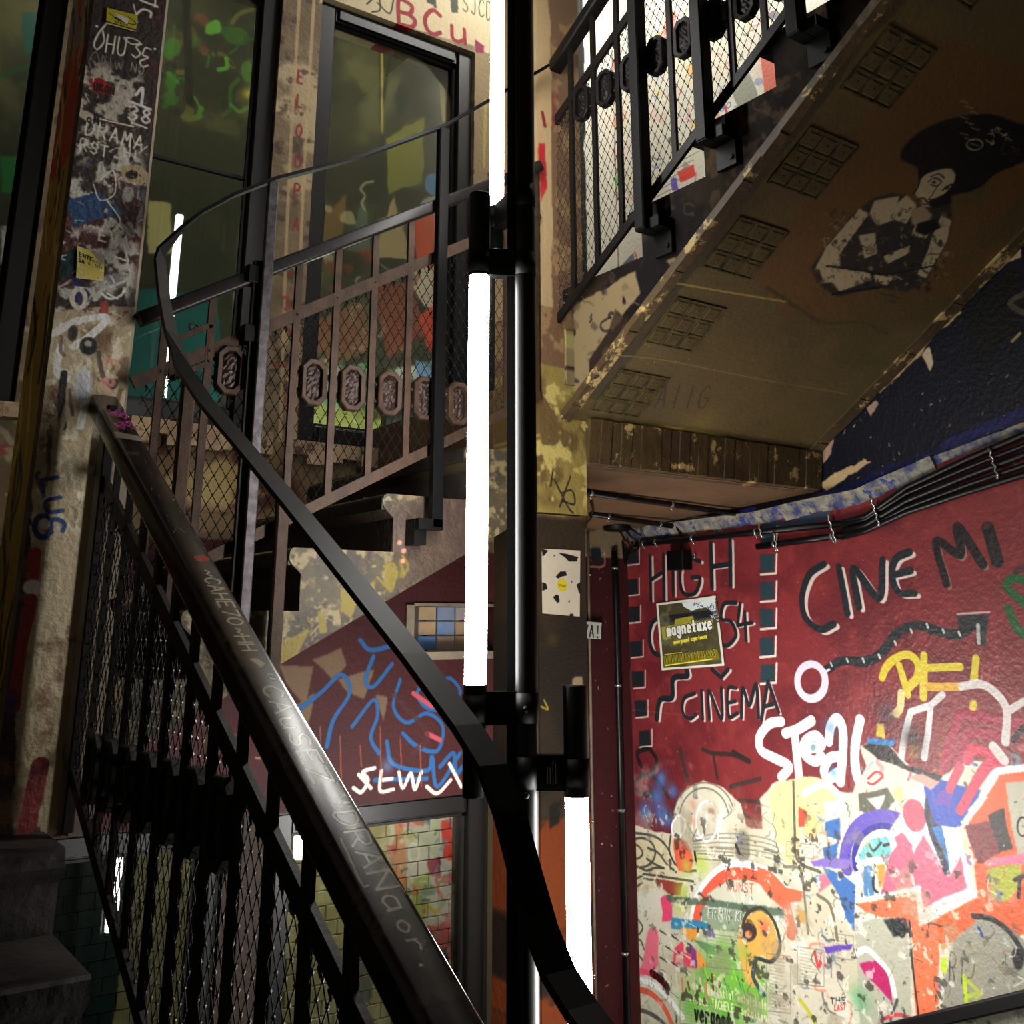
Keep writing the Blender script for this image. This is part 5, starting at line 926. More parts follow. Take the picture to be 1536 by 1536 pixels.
def railing(label, group, mp, out, base, s0, s1, hand, second, bottom, bars, z_orn, mm, netr, hand_prof, hand_mat, hand_uv=None, hs=None, skip=()):
    """mp(s, z) -> point in the railing's plane, out = unit vector across it"""
    out = Vector(out); R = thing('railing', base, label, 'railing'); R['group'] = group
    ln = lambda L, s: L[0]+L[1]*s
    A = lambda L, s, dz=0: mp(s, ln(L, s)+dz)
    h0, h1 = hs or (s0, s1)
    n = 24; path = [A(hand, h0+(h1-h0)*i/n) for i in range(n+1)]
    MB().sweep(path, hand_prof, tuple(out), True).build('handrail', hand_mat, R, uv=hand_uv)
    def flat(L, hw, th, nm, a=s0, b=s1, m_=mm, off=0.):
        P = [A(L, a)+out*off, A(L, b)+out*off]; MB().sweep(P, [(-th,-hw),(th,-hw),(th,hw),(-th,hw)], tuple(out)).build(nm, m_, R)
    flat(second, .016, .005, 'second_rail'); flat(bottom, .014, .006, 'bottom_rail')
    ds = (mp(1, 0)-mp(0, 0)).normalized()
    for s in bars:
        if not s0+.01 < s < s1-.005: continue
        m = MB(); a, b = A(bottom, s), A(hand, s); hw, th = .0095, .0055
        vs = [p_+ds*u+out*v for p_ in (a, b) for u, v in [(-hw,-th),(hw,-th),(hw,th),(-hw,th)]]
        m.add(vs, [(0,3,2,1),(4,5,6,7),(0,1,5,4),(1,2,6,5),(2,3,7,6),(3,0,4,7)])
        rv = A(second, s)+out*.007; m.octa(rv, .004); rv = A(second, s)-out*.007; m.octa(rv, .004)
        m.build('baluster', mm, R)
    bs = sorted(bars)
    for a, b in zip(bs[:-1], bs[1:]):
        s = (a+b)/2
        if not s0 < s < s1 or any(abs(s-k) < .02 for k in skip): continue
        if not (ln(bottom, s)+.055 < z_orn < ln(second, s)-.055): continue
        m = MB(); o8, i8 = octagon(.0375, .063, .021), octagon(.0235, .050, .014); P = lambda u, v, t: mp(s+u, z_orn+v)+out*t
        for t, sg in ((.011, 1), (-.011, -1)): pass
        vs = [P(u, v, -.010) for u, v in o8]+[P(u*.92, v*.96, -.014) for u, v in o8]+[P(u, v, -.012) for u, v in i8]+[P(u, v, .012) for u, v in i8]+[P(u*.92, v*.96, .014) for u, v in o8]+[P(u, v, .010) for u, v in o8]
        fs = []
        for l in range(5):
            for i in range(8): fs.append((l*8+i, l*8+(i+1) % 8, (l+1)*8+(i+1) % 8, (l+1)*8+i))
        for i in range(8): fs.append((40+i, 40+(i+1) % 8, (i+1) % 8, i))
        m.add(vs, fs)
        for sg in (-1, 1):
            for dz in (-.024, .024):
                pth = [P(sg*.036, dz-.004, 0), P(sg*.042, dz+.005, .008), P(sg*.048, dz+.004, .006), P(sg*.049, dz-.009, .004)]
                m.tube(pth, .0042, 6)
        orn = m.build('oval_ornament', mm, R)
        m = MB(); nu, nv = 8, 14; gr = []
        for j in range(nv+1):
            for i in range(nu+1):
                u = -.023+.046*i/nu; v = -.0495+.099*j/nv; u2 = u*min(1, (1-(abs(v)/.0495)**6*.5))
                hgt = .009*math.sqrt(max(0, 1-(abs(u)/.0245)**2))*math.sqrt(max(0, 1-(abs(v)/.052)**4)); bmp = random.uniform(-.0026, .0026)*(0 < i < nu)*(0 < j < nv)
                gr.append((u2, v, hgt-.003+bmp))
        for sg in (1, -1):
            m.add([P(u, v, sg*h_) for u, v, h_ in gr], [(j*(nu+1)+i, j*(nu+1)+i+1, (j+1)*(nu+1)+i+1, (j+1)*(nu+1)+i) for j in range(nv) for i in range(nu)])
        m.build('hammered_panel', M_DARK if mm is M_DARK else M_PANEL, orn, fix=False)
    m = None
    wm, km = net(mp, netr[0], netr[1], bottom, second, r=netr[2] if len(netr) > 2 else .0011)
    w_ = stuff(wm.build('wire_netting', M_WIRE, R, fix=False)); stuff(km.build('netting_knots', M_KNOT, w_, fix=False))
    # loops that tie the netting to the second rail
    m = MB(); s = netr[0]+.01
    while s < netr[1]:
        p_ = A(second, s, -.016); q_ = A(second, s, -.036); m.tube([p_+out*.004, (p_+q_)/2+ds*.004, q_], [.0028, .0032, .0014], 5, smooth=False); s += .029
    stuff(m.build('netting_ties', M_WIRE, w_, fix=False))
    return R
M_PANEL = mat('hammered_dark_panel', .4, .4, col=(34, 23, 20), mott=(58, 42, 36), mscale=160, bump=.3, bscale=200)
def rrect(w_, h_, r_, n=4):
    o = []
    for cx, cy, a in [(w_-r_, h_-r_, 0), (-w_+r_, h_-r_, 90), (-w_+r_, -h_+r_, 180), (w_-r_, -h_+r_, 270)]:
        for i in range(n+1): t = math.radians(a+90*i/n); o.append((cx+r_*math.cos(t), cy+r_*math.sin(t)))
    return o
GR = 'old wrought railings round the stairwell'
# near railing, handrail scratched with names
HA = Canvas(.0, .53, 2.6, .10, 600, (20, 16, 17), None, .001, .3)
c = HA; WI = (205,198,176)
c.blotch((44,30,28), .52, .8, NB_, 3, 9); c.blotch((74,62,52), .6, .7, NC, 4, 9)
def hw(t, ya, yb, x, h, wd): c.text(t, (ya, x), (yb, x), (0, h), 0, WI, px=False, wm=wd, gap=.25)
hw('"CAuSEZ', 1.43, 1.215, .570, .026, .0042); hw('~CAHE7O', 1.70, 1.545, .574, .024, .0042); hw('~HH', 1.535, 1.48, .572, .022, .0042); c.poly([(1.462,.588),(1.448,.594),(1.44,.584),(1.462,.574)], WI, px=False, jit=.4); hw('"DRANa', 1.195, 1.03, .574, .026, .004); hw('or.', 1.02, .96, .576, .02, .003)
c.stroke([(1.13,.566),(1.07,.562),(1.065,.568)], 0, WI, px=False, wm=.003); c.stroke([(1.10,.600),(1.05,.604)], 0, WI, px=False, wm=.0025)
for k in range(60):
    y = 1.5+random.random()*.95; x = .565+random.random()*.04; c.stroke([(y,x),(y+random.uniform(-.03,.03),x+random.uniform(-.012,.012))], 0, [(150,140,124),(90,80,72),(120,100,90)][k % 3], px=False, wm=.0016, a=.7)
for k in range(14):
    y = 2.28+random.random()*.14; x = .562+random.random()*.034; c.stroke([(y,x),(y-.02,x+.012),(y+.01,x+.02),(y-.01,x)], 0, (170,60,130), px=False, wm=.003, a=.8)
c.poly([(2.27,.55),(2.235,.55),(2.225,.62),(2.255,.62)], (126,116,104), px=False, jit=1, dry=.2); c.ell((1.74,.59), .012, .014, (170,50,40), px=False, jit=1)
M_HAND = mat('scratched_black_handrail', .2, cv=HA, spec=.5)
hA, sA_, bA = (.544-.557*2.544-.012, .557), (.34-.546*2.458, .546), (-.24-.50*2.526, .50)
mpa = lambda s, z: Vector((XA, s, z))
railing('near stair railing with black scratched handrail, running down to lower centre', GR, mpa, (1, 0, 0), (XA, 1.3, -1.0), .12, 2.49, hA, sA_, bA, [2.42-.118*k for k in range(20)], -.27, M_DARK, (.2, 2.47, .0010),
        rrect(.031, .024, .010), M_HAND, hand_uv=HA.uv(lambda x, y, z: (y, x)), hs=(.12, 2.50))
A_R = [o for o in bpy.data.objects if o.name.startswith('railing') and o.type == 'EMPTY'][0]
MB().bbox((XA-.012, 2.40, -.41), (XA+.012, 2.452, .49), .003).build('newel_post', M_DARK, A_R)
# middle railing in front of the windows
hB, sB_, bB = (.945-.607, .607), (.782-.600, .600), (.272-.53*1.069, .53)
YBr = YB-.016
mpb = lambda s, z: Vector((s, YBr, z))
M_HB = mat('chipped_black_handrail', .4, .0, spec=.3, col=(16, 14, 15), mott=(28, 23, 22), mscale=30, wear=(140, 130, 120), wscale=30, wthr=.66)
railing('brown railing of oval ornaments in front of the windows', GR, mpb, (0, 1, 0), (1.2, YBr, .2), .638, 1.868, hB, sB_, bB, [1.047+.115*k for k in range(-4, 9)], .630, M_RUST, (.66, 1.86, .0011), rrect(.020, .018, .007, 3), M_HB, skip=(.99,))
# upper railing, dark against the bright wall
XCr = XC-.018
hC, sC_, bC = (1.836+.565*2.568, -.565), (1.667+.535*2.504, -.535), (1.25+.60*2.015, -.60)
mpc = lambda s, z: Vector((XCr, s, z))
railing('dark upper railing seen against the bright graffiti wall', GR, mpc, (1, 0, 0), (XCr, 1.6, 1.2), -.1, 2.53, hC, sC_, bC, [2.41-.119*k for k in range(22)], 1.672, M_DARK, (.9, 2.52, .0010), rrect(.026, .020, .008, 3), M_DARK)

# extras on the middle railing: newel bar with clamps and the little square grille
B_R = [o for o in bpy.data.objects if o.name.startswith('railing') and o.type == 'EMPTY'][1]
ln = lambda L, s: L[0]+L[1]*s
for x_, z0_, z1_ in [(.766, -.02, .60), (1.030, -.125, .315)]:
    MB().bbox((x_-.0165, YBr-.034, z0_), (x_+.0165, YBr-.012, z1_), .004).build('stanchion', M_RUST, B_R)
m = MB().box((.912, YBr-.024, .08), (.934, YBr-.008, ln(hB, .93)+.03)); m.build('newel_bar', M_DARK, B_R)
for L_, h_ in ((hB, .024), (sB_, .022)):
    zz = ln(L_, .915); MB().bbox((.893, YBr-.03, zz-h_), (.938, YBr+.02, zz+h_), .004).build('clamp', M_BLACK, B_R)
m = MB(); q4 = [(.728,.588),(.820,.643),(.818,.742),(.726,.687)]
for (a, b), (d, e) in zip(q4, q4[1:]+q4[:1]): m.sweep([Vector((a, YBr, b)), Vector((d, YBr, e))], [(-.006,-.007),(.006,-.007),(.006,.007),(-.006,.007)], (0, 1, 0))
for cx, cz in [(.774,.600),(.772,.728),(.834,.690)]: m.tube([(cx+.014*math.cos(t)*(1-t/9), YBr, cz+.012*math.sin(t)*(1-t/9)) for t in np.linspace(0, 6.5, 12)], .0035, 5)
m.build('square_grille', M_RUST, B_R)

# ------------------------------------------------------------------ raised guard rails added later
YG, XG = YB-.05, .635
g = thing('guard_rail', (.65, 2.4, 0), 'raised black flat-bar guard bending round the newel corner and down', 'guard rail', 'raised guard rails added to the stairs')
path = [Vector(tuple(onY(x, y, YG))) for x, y in [(820,100),(735,150),(664,190),(540,236),(410,270),(350,293),(300,320),(270,346)]]
side = [(0, 1, 0)]*7+[(.3, .95, 0)]
path += [Vector(tuple(onY(241, 378, YG-.005)))]; side += [(.7, .7, 0)]
for x, y, X in [(240,394,.664),(246,450,.660),(256,500,.652),(274,552,.645),(310,606,.638),(360,664,XG),(440,760,XG),(530,872,XG),(620,985,XG),(700,1092,XG),(738,1152,XG),(764,1220,XG),(788,1310,XG),(812,1396,XG),(838,1462,XG),(872,1516,XG),(905,1560,XG)]:
    path.append(Vector(tuple(onX(x, y, X)))); side.append((1, .0, 0) if y > 520 else (.85, .5, 0))
MB().sweep(path, [(-.017,-.0045),(.017,-.0045),(.017,.0045),(-.017,.0045)], side).build('flat_bar', M_BLACK, g)
X1 = float(onY(388, 600, YG)[0])
MB().bbox((X1-.014, YG-.006, -.03), (X1+.014, YG+.006, float(onY(410, 273, YG)[2])), .003).build('post', M_SILVER, g)
X2 = float(onY(657, 500, YG)[0]); zt = float(onY(665, 196, YG)[2])
pB = MB().bbox((X2-.017, YG-.020, .262), (X2+.017, YG+.006, zt), .003).build('post', M_BLACK, g)
m = MB().box((X2-.06, YG-.02, .255), (X2+.017, YG+.006, .285)); m.box((X2-.062, YG+.0, .215), (X2-.024, YB-.001, .285)); ft = m.build('foot_bracket', M_BLACK, pB)
g2 = thing('guard_rail', (XC-.06, 1.7, 1.3), 'tall black box-section guard posts bolted to the upper step ends', 'guard rail', 'raised guard rails added to the stairs')
XU = XC-.062
topl = lambda s: hC[0]+hC[1]*s+.26
MB().sweep([Vector((XU, 2.45, topl(2.45))), Vector((XU, -.1, topl(-.1)))], [(-.02,-.005),(.02,-.005),(.02,.005),(-.02,.005)], (1, 0, 0)).build('flat_bar', M_BLACK, g2)
for (x, y) in [(966, 345), (1059, 212), (1196, 52)]:
    pt = onX(x, y, XU); Yp, zp = float(pt[1]), float(pt[2])
    po = MB().bbox((XU-.021, Yp-.021, zp), (XU+.021, Yp+.021, topl(Yp)), .004).build('post', M_BLACK, g2)
    b = MB().bbox((XU-.018, Yp-.020, zp-.004), (XC-.012, Yp+.020, zp+.032), .003); b.bbox((XC-.014, Yp-.062, zp-.075), (XC-.004, Yp+.012, zp+.034), .002)
    b.box((XU+.0, Yp-.06, zp-.002), (XC-.006, Yp-.015, zp+.030)); b.tube([(XC-.014, Yp-.045, zp-.05), (XC-.020, Yp-.045, zp-.05)], .008, 8)
    b.build('foot_bracket', M_BLACK, po)

# ------------------------------------------------------------------ light mast and its tube lamps
MX, MY = 1.455, 2.0
ms = thing('light_mast', (MX, MY, ZF), 'tall round black mast standing in the well, tube lamps clamped around it', 'mast')
MB().tube([(MX, MY, ZF), (MX, MY, ZC)], .0285, 24, caps=False).build('pole', M_SATIN, ms)
MB().bbox((MX-.13, MY-.13, ZF), (MX+.13, MY+.13, ZF+.02), .004).build('base_plate', M_BLACK, ms)
rt = Vector((math.cos(AZ), -math.sin(AZ), 0)); fw = Vector((math.sin(AZ), math.cos(AZ), 0))
def obox(m, c, hx, hy, z0, z1, ax=rt, ay=fw):
    c = Vector(c); vs = [c+ax*a+ay*b+Vector((0, 0, z)) for z in (z0, z1) for a, b in [(-hx,-hy),(hx,-hy),(hx,hy),(-hx,hy)]]
    return m.add(vs, [(0,3,2,1),(4,5,6,7),(0,1,5,4),(1,2,6,5),(2,3,7,6),(3,0,4,7)])
obox(MB(), (MX-.028, MY+.02, 0), .009, .014, ZF+.02, ZC).build('cable_channel', M_BLACK, ms)
def lamp(cx, cy, r, z0, z1, cap_lo, cap_hi, label, rc=None):
    t = thing('tube_lamp', (cx, cy, z0), label, 'lamp', 'tube lamps on the mast'); rc = rc or r*1.07
    MB().tube([(cx, cy, z0), (cx, cy, z1)], r, 24).build('diffuser', M_LED, t)
    for a, b in ((z0-cap_lo, z0), (z1, z1+cap_hi)):
        m = MB().tube([(cx, cy, a), (cx, cy, a+.004), (cx, cy, b-.004), (cx, cy, b)], [rc*.95, rc, rc, rc*.98], 24); m.build('end_cap', M_SATIN, t)
    return t
T2 = (1.3535, 2.0555); d2 = Vector((T2[0], T2[1], 0)).length
def zat(x, y, c): d = ray(x, y); k = math.hypot(*c)/math.hypot(d[0], d[1]); return float(d[2]*k)
z2a, z2b = zat(713, 1027, T2), zat(719, 415, T2)
lamp(*T2, .0258, z2a, z2b, z2a-zat(710, 1196, T2), zat(722, 292, T2)-z2b, 'long lit white tube lamp left of the mast, middle of the picture')
T3 = (1.546, 1.9325); z3 = zat(866, 1195, T3)
lamp(*T3, .0265, z3-1.0, z3, .16, zat(864, 1028, T3)-z3, 'lit white tube lamp right of the mast, lower edge of the picture', .029)
d1 = ray(745, 300); T1 = (float(d1[0]*2.17/d1[1]), 2.17); z1 = zat(745, 311, T1)
lamp(*T1, .0195, z1, z1+1.0, .13, .16, 'lit white tube lamp at the top of the mast', .0205)
for (c_, zz, h_) in [(T2, zat(752, 395, T2), .035), (T2, zat(752, 1062, T2), .036), (T3, zat(826, 1158, T3), .037), (T1, zat(760, 330, T1), .035), (T3, z3-1.06, .035)]:
    mid = Vector(((c_[0]+MX)/2, (c_[1]+MY)/2, 0)); dd = Vector((MX-c_[0], MY-c_[1], 0)); L_ = dd.length; dd.normalize()
    m = MB(); obox(m, mid, L_/2-.02, .016, zz-h_, zz+h_, dd, Vector((-dd.y, dd.x, 0)))
    m.tube([(c_[0], c_[1], zz-h_*.8), (c_[0], c_[1], zz+h_*.8)], .0300 if c_ != T1 else .0225, 20); m.tube([(MX, MY, zz-h_*.9), (MX, MY, zz+h_*.9)], .0298, 20)
    br = m.build('bracket', M_BLACK, ms)
    if c_ is T3 and zz > -1:
        m = MB(); pr = Vector((-dd.y, dd.x, 0)); pr = pr if pr.dot(fw) < 0 else -pr
        for k, (lo, hi) in enumerate([(-.022,.022),(-.024,.026),(-.022,.012),(-.022,.014)]): obox(m, mid+pr*.0165-dd*(-.010+.006*k)*-1, .0010, .0008, zz+lo, zz+hi, dd, pr)
        m.build('stripe_logo', M_GALV, br)
for zz in (-.18, -.36): MB().ball((MX-fw.x*.028, MY-fw.y*.028, zz), .008, 8, 6).build('bolt_head', M_BLACK, ms)

t = thing('tube_lamp', (2.6, 2.85, 3.45), 'added unseen tube lamp over the corner landing, lighting the upper wall', 'lamp')  # unseen fill tube added to brighten the wall above the upper flight
MB().tube([(2.15, 2.85, 3.45), (3.05, 2.85, 3.45)], .026, 16).build('diffuser', M_LED_TOP, t); MB().bbox((2.1, 2.82, 3.48), (3.1, 2.88, 3.52), .004).build('housing', M_BLACK, t)
for x_ in (2.3, 2.9): MB().tube([(x_, 2.85, 3.51), (x_, 2.85, ZC)], .006, 6).build('hanger_rod', M_BLACK, t)
t = thing('tube_lamp', (2.12, 2.70, -.6), 'added tube lamp hidden behind the corner pier, brightening the red wall', 'lamp')  # hidden tube added to make the bright patch on the red wall
MB().tube([(2.12, 2.70, -1.0), (2.12, 2.70, -.42)], .02, 16).build('diffuser', M_LED_HOT, t)
for a_, b_ in ((-1.10, -1.0), (-.42, -.32)): MB().tube([(2.12, 2.70, a_), (2.12, 2.70, b_)], .022, 16).build('end_cap', M_SATIN, t); MB().box((2.05, 2.69, (a_+b_)/2-.02), (2.10, 2.71, (a_+b_)/2+.02)).build('bracket', M_BLACK, t)
# ------------------------------------------------------------------ conduits, cables and fittings
def on(p): return Vector(tuple(p))
def clip_ring(par, c, ax, r):
    ax = Vector(ax).normalized(); c = Vector(c); m = MB(); m.tube([c-ax*.006, c+ax*.006], r*1.18, 10); 
    m.tube([c+Vector((0,0,-r*1.1))-ax*.004, c+Vector((0,0,-r*1.9))+ax*.006], .0035, 6); m.build('clip', M_GALV, par)
CG = 'black conduits clipped under the landing'
def conduit(label, pts, r, clips, group=CG, wavy=False):
    P = [Vector(p) for p in pts]; t = thing('conduit', tuple(P[0]), label, 'conduit', group)
    MB().tube(P, r, 12).build('tube', M_SATIN, t)
    for f in clips:
        tot = sum((b-a).length for a, b in zip(P[:-1], P[1:])); q_ = f*tot
        for a, b in zip(P[:-1], P[1:]):
            l = (b-a).length
            if q_ <= l: clip_ring(t, a+(b-a)*q_/l, b-a, r); break
            q_ -= l
    return t
def onZ(x, y, z): d = ray(x, y); return on(d*(z/d[2]))
XW = XR-.022
conduit('longer black conduit across the brown landing soffit, nearer the beam', [onZ(876, 738, .462), onZ(1142, 776, .442)], .0115, (.03, .45, .9))
conduit('shorter black conduit under the landing soffit beside the corner', [onZ(886, 771, .44), onZ(1008, 789, .418)], .0115, (.2, .84))
conduit('upper black conduit along the top of the red wall', [on(onX(950, 817, XW)), on(onX(1275, 784, XW))], .0125, (.06, .13, .32, .62))
conduit('short lower black conduit on the red wall with a capped end', [on(onX(1136, 820, XW)), on(onX(1276, 801, XW))], .0125, (.2, .82))
conduit('tall black conduit running down into the corner beside the red wall', [on(onY(921, 826, YW-.017)), on(onY(924, 900, YW-.017)), on(onY(929, 1100, YW-.017)), on(onY(941, 1560, YW-.017))], .0135, (.04, .30, .56, .84))
pl_ = thing('conduit', (2.975, YW-.008, 0), 'thin pale conduit down the narrow strip beside the pier', 'conduit')
MB().tube([tuple(onY(882, 800, YW-.008)), tuple(onY(884, 940, YW-.008)), tuple(onY(889, 1240, YW-.008)), tuple(onY(896, 1600, YW-.008))], .006, 8).build('tube', M_CONC, pl_)
for y in (862, 1232, 1463): pp = onY(884+(y-862)*.012, y, YW-.008); clip_ring(pl_, pp, (0, 0, 1), .007)
# sagging bundle of cables that carries on from the conduits
cb = thing('cable_bundle', tuple(onX(1275, 792, XW)), 'bundle of black cables rising right along the red wall', 'cable')
for k, (ya, yb) in enumerate([(784,652),(788,668),(797,682),(803,698),(806,712)]):
    pts = [on(onX(1262, ya, XW-.004*(k % 2))), on(onX(1300, ya-10, XW-.006)), on(onX(1360, ya+(yb-ya)*.40, XW-.004)), on(onX(1450, ya+(yb-ya)*.72, XW-.006)), on(onX(1536, yb, XW-.004)), on(onX(1640, yb-42, XW-.004))]
    MB().tube(pts, .0085 if k % 2 else .011, 8).build('cable', M_SATIN, cb)
for x, y0_, y1_ in [(1247,770,815),(1312,744,790),(1490,672,718)]:
    a, b = on(onX(x-6, y0_, XW-.018)), on(onX(x+8, y1_, XW-.018)); m = MB(); n = 8
    m.tube([a+(b-a)*i/n+Vector((-.002*(i % 2), .004*(-1)**i, 0)) for i in range(n+1)], .0055, 6); m.build('hanger_strap', M_GALV, cb)
for x, y0_, y1_ in [(1139,784,806),(1162,798,826)]:
    a, b = on(onX(x-2, y0_, XW-.016)), on(onX(x+4, y1_, XW-.016)); m = MB(); m.tube([a+(b-a)*i/5+Vector((0, .004*(-1)**i, 0)) for i in range(6)], .005, 6); m.build('hanger_strap', M_GALV, cb)
jb = thing('junction_box', tuple(onX(1022, 840, XR-.03)), 'small black junction box fixed over the painted word HIGH', 'box')
a, b = onX(1010, 856, XR-.02), onX(1033, 825, XR-.02)
MB().bbox((XR-.06, b[1], a[2]), (XR-.001, a[1], b[2]), .004).build('body', M_BLACK, jb)
MB().tube([tuple(onX(1022, 826, XR-.03)), tuple(onX(1020, 800, XR-.02)), tuple(onX(1012, 786, XR-.02))], .004, 6).build('cable', M_BLACK, jb)
for y in (832, 836): MB().ball(tuple(onX(1042, y, XR-.01)), .006, 6, 4).build('screw', M_GALV, jb)
cp = onZ(925, 786, .40); cp = on(onX(925, 788, XR-.16))
df = thing('ceiling_fitting', tuple(cp), 'round black fitting with looped cables under the landing corner', 'fitting')
MB().tube([cp+Vector((0,0,-.026)), cp+Vector((0,0,-.02)), cp+Vector((0,0,.028)), cp+Vector((0,0,.034))], [.045, .06, .064, .05], 18).build('housing', M_BLACK, df)
for k in range(3):
    MB().tube([cp+Vector((.02,-.04+.03*k,0)), cp+Vector((.05,-.10+.04*k,-.05-.02*k)), cp+Vector((.08,-.05+.05*k,-.10-.01*k)), cp+Vector((.12,.06+.02*k,-.12+.03*k)), cp+Vector((.13,.10,-.16))], .005, 6).build('cable', M_SATIN, df)
wh = thing('wall_handrail', tuple(onX(1440, 1513, XR-.05)), 'black wall handrail rising at the lower right corner', 'handrail')
a, b = on(onX(1290, 1556, XR-.05)), on(onX(1900, 1412, XR-.05)); MB().sweep([a, b], rrect(.012, .021, .006, 2), (1, 0, 0)).build('rail', M_BLACK, wh)
for f in (.1, .5, .9): p_ = a+(b-a)*f; MB().tube([p_, Vector((XR-.002, p_.y, p_.z-.01))], .007, 8).build('bracket', M_BLACK, wh)
hk = thing('cable_hook', tuple(onZ(890, 760, .44)), 'twisted black wire hook hanging beside the pier top', 'hook')
MB().tube([onZ(886, 752, .45), onZ(890, 764, .445), onZ(886, 778, .43), onZ(880, 784, .42), onZ(878, 792, .41)], .004, 6).build('wire', M_SATIN, hk)

# ------------------------------------------------------------------ posters, signs and stickers
def sheet(name, pts, fn, cv, label, cat, th, group=None, rough=.5, spec=.5):
    """a thin rectangular sheet fixed flat; pts clockwise from top left, cv painted in unit space"""
    P = [Vector(tuple(p)) for p in pts]; n = (P[1]-P[0]).cross(P[3]-P[0]).normalized()
    n = n if n.dot(Vector((MX, 0, 0))-P[0]) > 0 or fn is None else n
    if n.dot(-P[0]) < 0: n = -n
    m = MB(); nx, ny = 6, 6; V = []
    for j in range(ny+1):
        for i in range(nx+1):
            u, v = i/nx, j/ny; p_ = P[0]*(1-u)*(1-v)+P[1]*u*(1-v)+P[2]*u*v+P[3]*(1-u)*v
            lift = th*(1+.8*((u-.5)**4+(v-.5)**4)*8*random.uniform(.4, 1)); V.append(p_+n*lift)
    F_ = [(j*(nx+1)+i, j*(nx+1)+i+1, (j+1)*(nx+1)+i+1, (j+1)*(nx+1)+i) for j in range(ny) for i in range(nx)]
    m.add(V, F_); b = [p_+n*.0004 for p_ in V]; m.add(b, [tuple(reversed(f)) for f in F_])
    o = m.build(name, mat(name+'_'+cat.replace(' ', '_'), rough, cv=cv, spec=spec), fix=False); lay = o.data.uv_layers.new(name='UVMap')
    k = (nx+1)*(ny+1)
    for lp in o.data.loops: i = lp.vertex_index % k; lay.data[lp.index].uv = ((i % (nx+1))/nx, 1-(i//(nx+1))/ny)
    return solo(o, label, cat, group)
def card(ppm, base, wd=1., ht=1., mott=.15): return Canvas(0, 0, wd, ht, ppm, base, lambda x, y: (x*wd, (1-y)*ht), .01, mott)
c = card(300, (70, 66, 44), 1, 1.1)
c.poly([(.08,.2),(.92,.2),(.92,.3),(.08,.3)], (30,34,40), jit=1, soft=3); c.poly([(.3,.27),(.6,.25),(.62,.36),(.28,.36)], (150,146,50), jit=2, soft=4); c.blotch((110,104,80), .55, .7, NB_, 4, 8)
c.poly([(.06,.36),(.9,.33),(.9,.47),(.3,.5),(.12,.56),(.06,.54)], (150,150,62), jit=1)
c.text('magnetuxe', (.15,.5), (.87,.46), (0,-.17), 5, (40,44,40), wm=.055); c.text('magnetuxe', (.15,.5), (.87,.46), (0,-.17), 5, (222,226,214), wm=.032)
c.text('underground experiences', (.24,.63), (.78,.59), (0,-.06), 1, (216,206,60), wm=.012)
c.stroke([(.08,.77),(.36,.76)], 1, (200,190,60), wm=.012); c.poly([(.05,.79),(.92,.76),(.93,.9),(.06,.93)], (120,112,34), jit=1); c.text('///////3/11/2003', (.08,.89), (.88,.855), (0,-.1), 1, (34,32,14), wm=.02); c.text('///////3/11/2003', (.083,.892), (.883,.857), (0,-.1), 1, (196,184,66), wm=.008); c.stroke([(.08,.93),(.82,.89)], 1, (226,216,60), wm=.018)
c.poly([(.44,.04),(.97,.0),(.97,.2),(.9,.22),(.8,.15),(.6,.18),(.46,.1)], (206,214,216), jit=3, dry=.1); c.scribbles([(.6,.06),(.92,.22)], 12, [(30,34,40)], 5, (1,1.5), (.02,.06), 0); c.scribbles([(.9,.06),(.98,.36)], 16, [(60,64,110),(220,220,224)], 6, (1,2), (.02,.05), .2)
for st in [[(.02,.02),(.02,.98)], [(.02,.98),(.98,.98)], [(.98,.98),(.98,.4)], [(.02,.02),(.98,.02)]]: c.stroke(st, 1, (214,212,196), wm=.034, smooth=False)
sheet('poster', [onX(985,905,XR-.003), onX(1075,893,XR-.003), onX(1088,999,XR-.003), onX(993,1006,XR-.003)], 1, c, 'square olive and yellow party poster pasted on the red wall', 'poster', .002, rough=.3)
c = card(260, (190,178,158), .62, 1., .06); DK = (22,20,16)
for q_ in [[(.42,.05),(.6,.06),(.94,.1),(.9,.17),(.7,.18),(.6,.12)], [(.36,.42),(.48,.34),(.62,.33),(.66,.39),(.52,.41),(.42,.45)], [(.28,.74),(.36,.70),(.44,.7),(.46,.8),(.4,.82)], [(0,.52),(.1,.54),(.14,.62),(0,.66)], [(.9,.52),(1,.48),(1,.66),(.96,.62)], [(.68,.79),(.74,.76),(.73,.80)], [(.74,.97),(.82,.96),(.84,1.),(.72,1.)], [(0,0),(.16,.02),(.06,.1),(.02,.12)], [(.3,.08),(.34,.1),(.31,.11)], [(.76,.48),(.8,.47),(.78,.5)]]: c.poly(q_, DK, jit=1.2)
c.ell((.53,.545), .13, .1, (196,178,36), jit=.6); c.stroke([(.46,.56),(.5,.54),(.54,.57),(.6,.55)], 1, (110,100,20), wm=.014); c.stroke([(.42,.54),(.64,.545)], 1, (110,100,20), wm=.008)
sheet('paper_sheet', [onY(812,823,YB-.003), onY(870,826,YB-.003), onY(869,925,YB-.003), onY(813,920,YB-.003)], 1, c, 'torn white paper with a yellow dot glued to the brown pier', 'paper', .001)
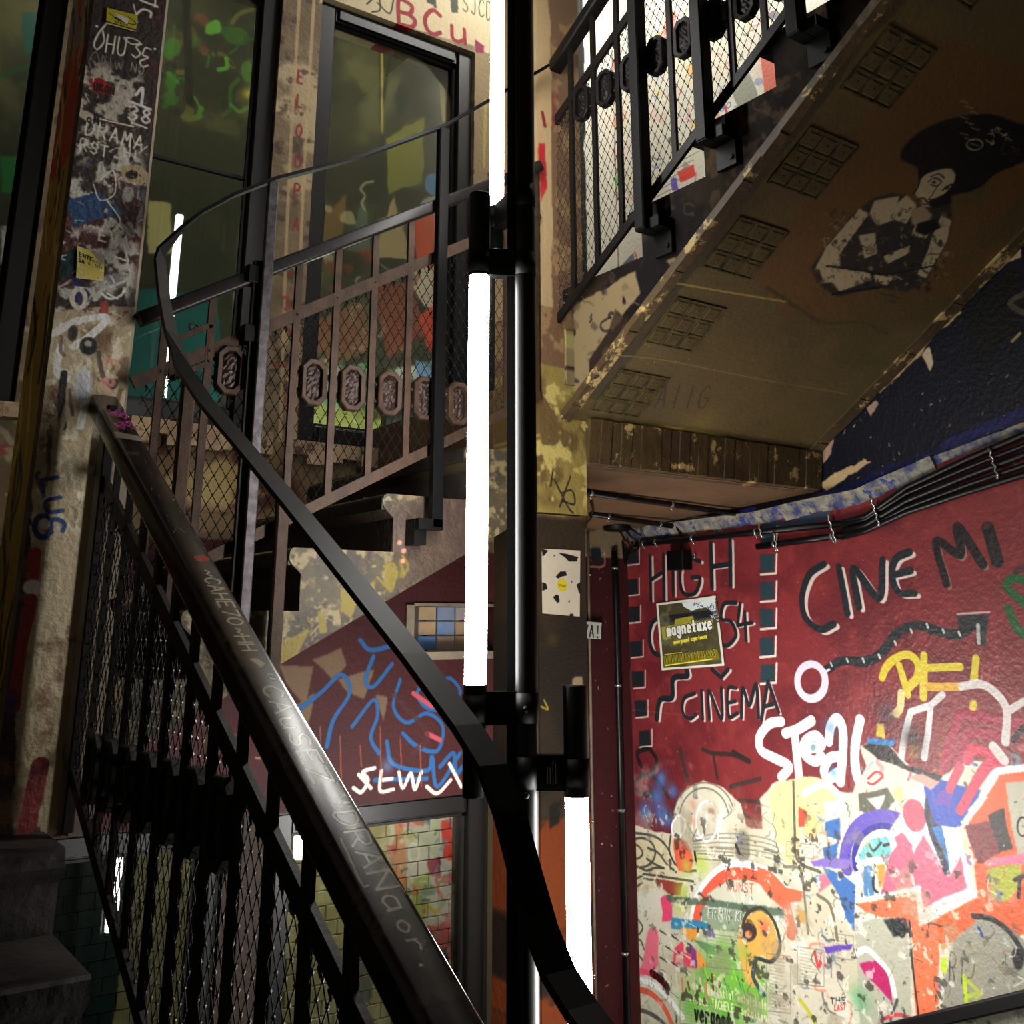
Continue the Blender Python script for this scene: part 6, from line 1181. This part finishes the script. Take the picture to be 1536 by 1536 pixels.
c = card(200, (168,172,164), 1, 1.1, .1); c.text('VA!', (.0,.9), (.92,.92), (0,-.7), 1, (24,24,26), wm=.08)
sheet('wall_sign', [onY(875,932,YW-.03), onY(901,934,YW-.03), onY(900,959,YW-.03), onY(874,957,YW-.03)], 1, c, 'small white square sign lettered VA! beside the brown pier', 'sign', .004)
c = card(260, (170,160,40), 1, .75, .1)
c.stroke([(.08,.28),(.4,.6),(.9,.6),(.92,.44),(.7,.22)], 1, (24,22,14), wm=.03); c.poly([(.3,.2),(.5,.24),(.72,.36),(.7,.62),(.66,.68),(.5,.52),(.36,.4)], (196,190,184), jit=1); c.stroke([(.28,.46),(.5,.6)], 1, (20,18,12), wm=.06); c.text('RADIO', (.28,.76), (.7,.8), (0,-.1), 1, (40,36,20), wm=.02); c.stroke([(0,.86),(1,.9)], 1, (24,22,14), wm=.05); c.stroke([(0,.95),(1,1.)], 1, (176,168,120), wm=.05)
sheet('sticker', [onY(160,12,YB-.002), onY(206,23,YB-.002), onY(204,48,YB-.002), onY(159,36,YB-.002)], 1, c, 'yellow sticker with a white blot near the top of the pillar', 'sticker', .001)
c = card(240, (206,190,96), 1, 1.3, .12); c.blotch((216,206,160), .52, .8, NB_, 7, 8)
c.text('ENTE', (.08,.30), (.56,.34), (0,-.12), 1, (34,30,24), wm=.045); c.text('RTA', (.58,.36), (.9,.40), (0,-.05), 1, (60,54,40), wm=.02); c.text('SA', (.06,.48), (.26,.5), (0,-.12), 1, (34,30,24), wm=.04); c.text('6.NO', (.4,.5), (.9,.55), (0,-.11), 1, (90,82,56), wm=.025)
c.poly([(.3,-.05),(1.05,-.05),(1.05,.38),(.8,.3),(.6,.1)], (150,140,124), jit=2, dry=.1); c.text('info', (.55,.9), (.8,.92), (0,-.05), 1, (120,110,90), wm=.012)
sheet('notice', [onY(116,369,YB-.002), onY(157,384,YB-.002), onY(155,422,YB-.002), onY(114,417,YB-.002)], 1, c, 'faded yellow notice beginning ENTE stuck halfway up the pillar', 'notice', .001)
for o in bpy.data.objects:
    if '_base' in o: del o['_base']
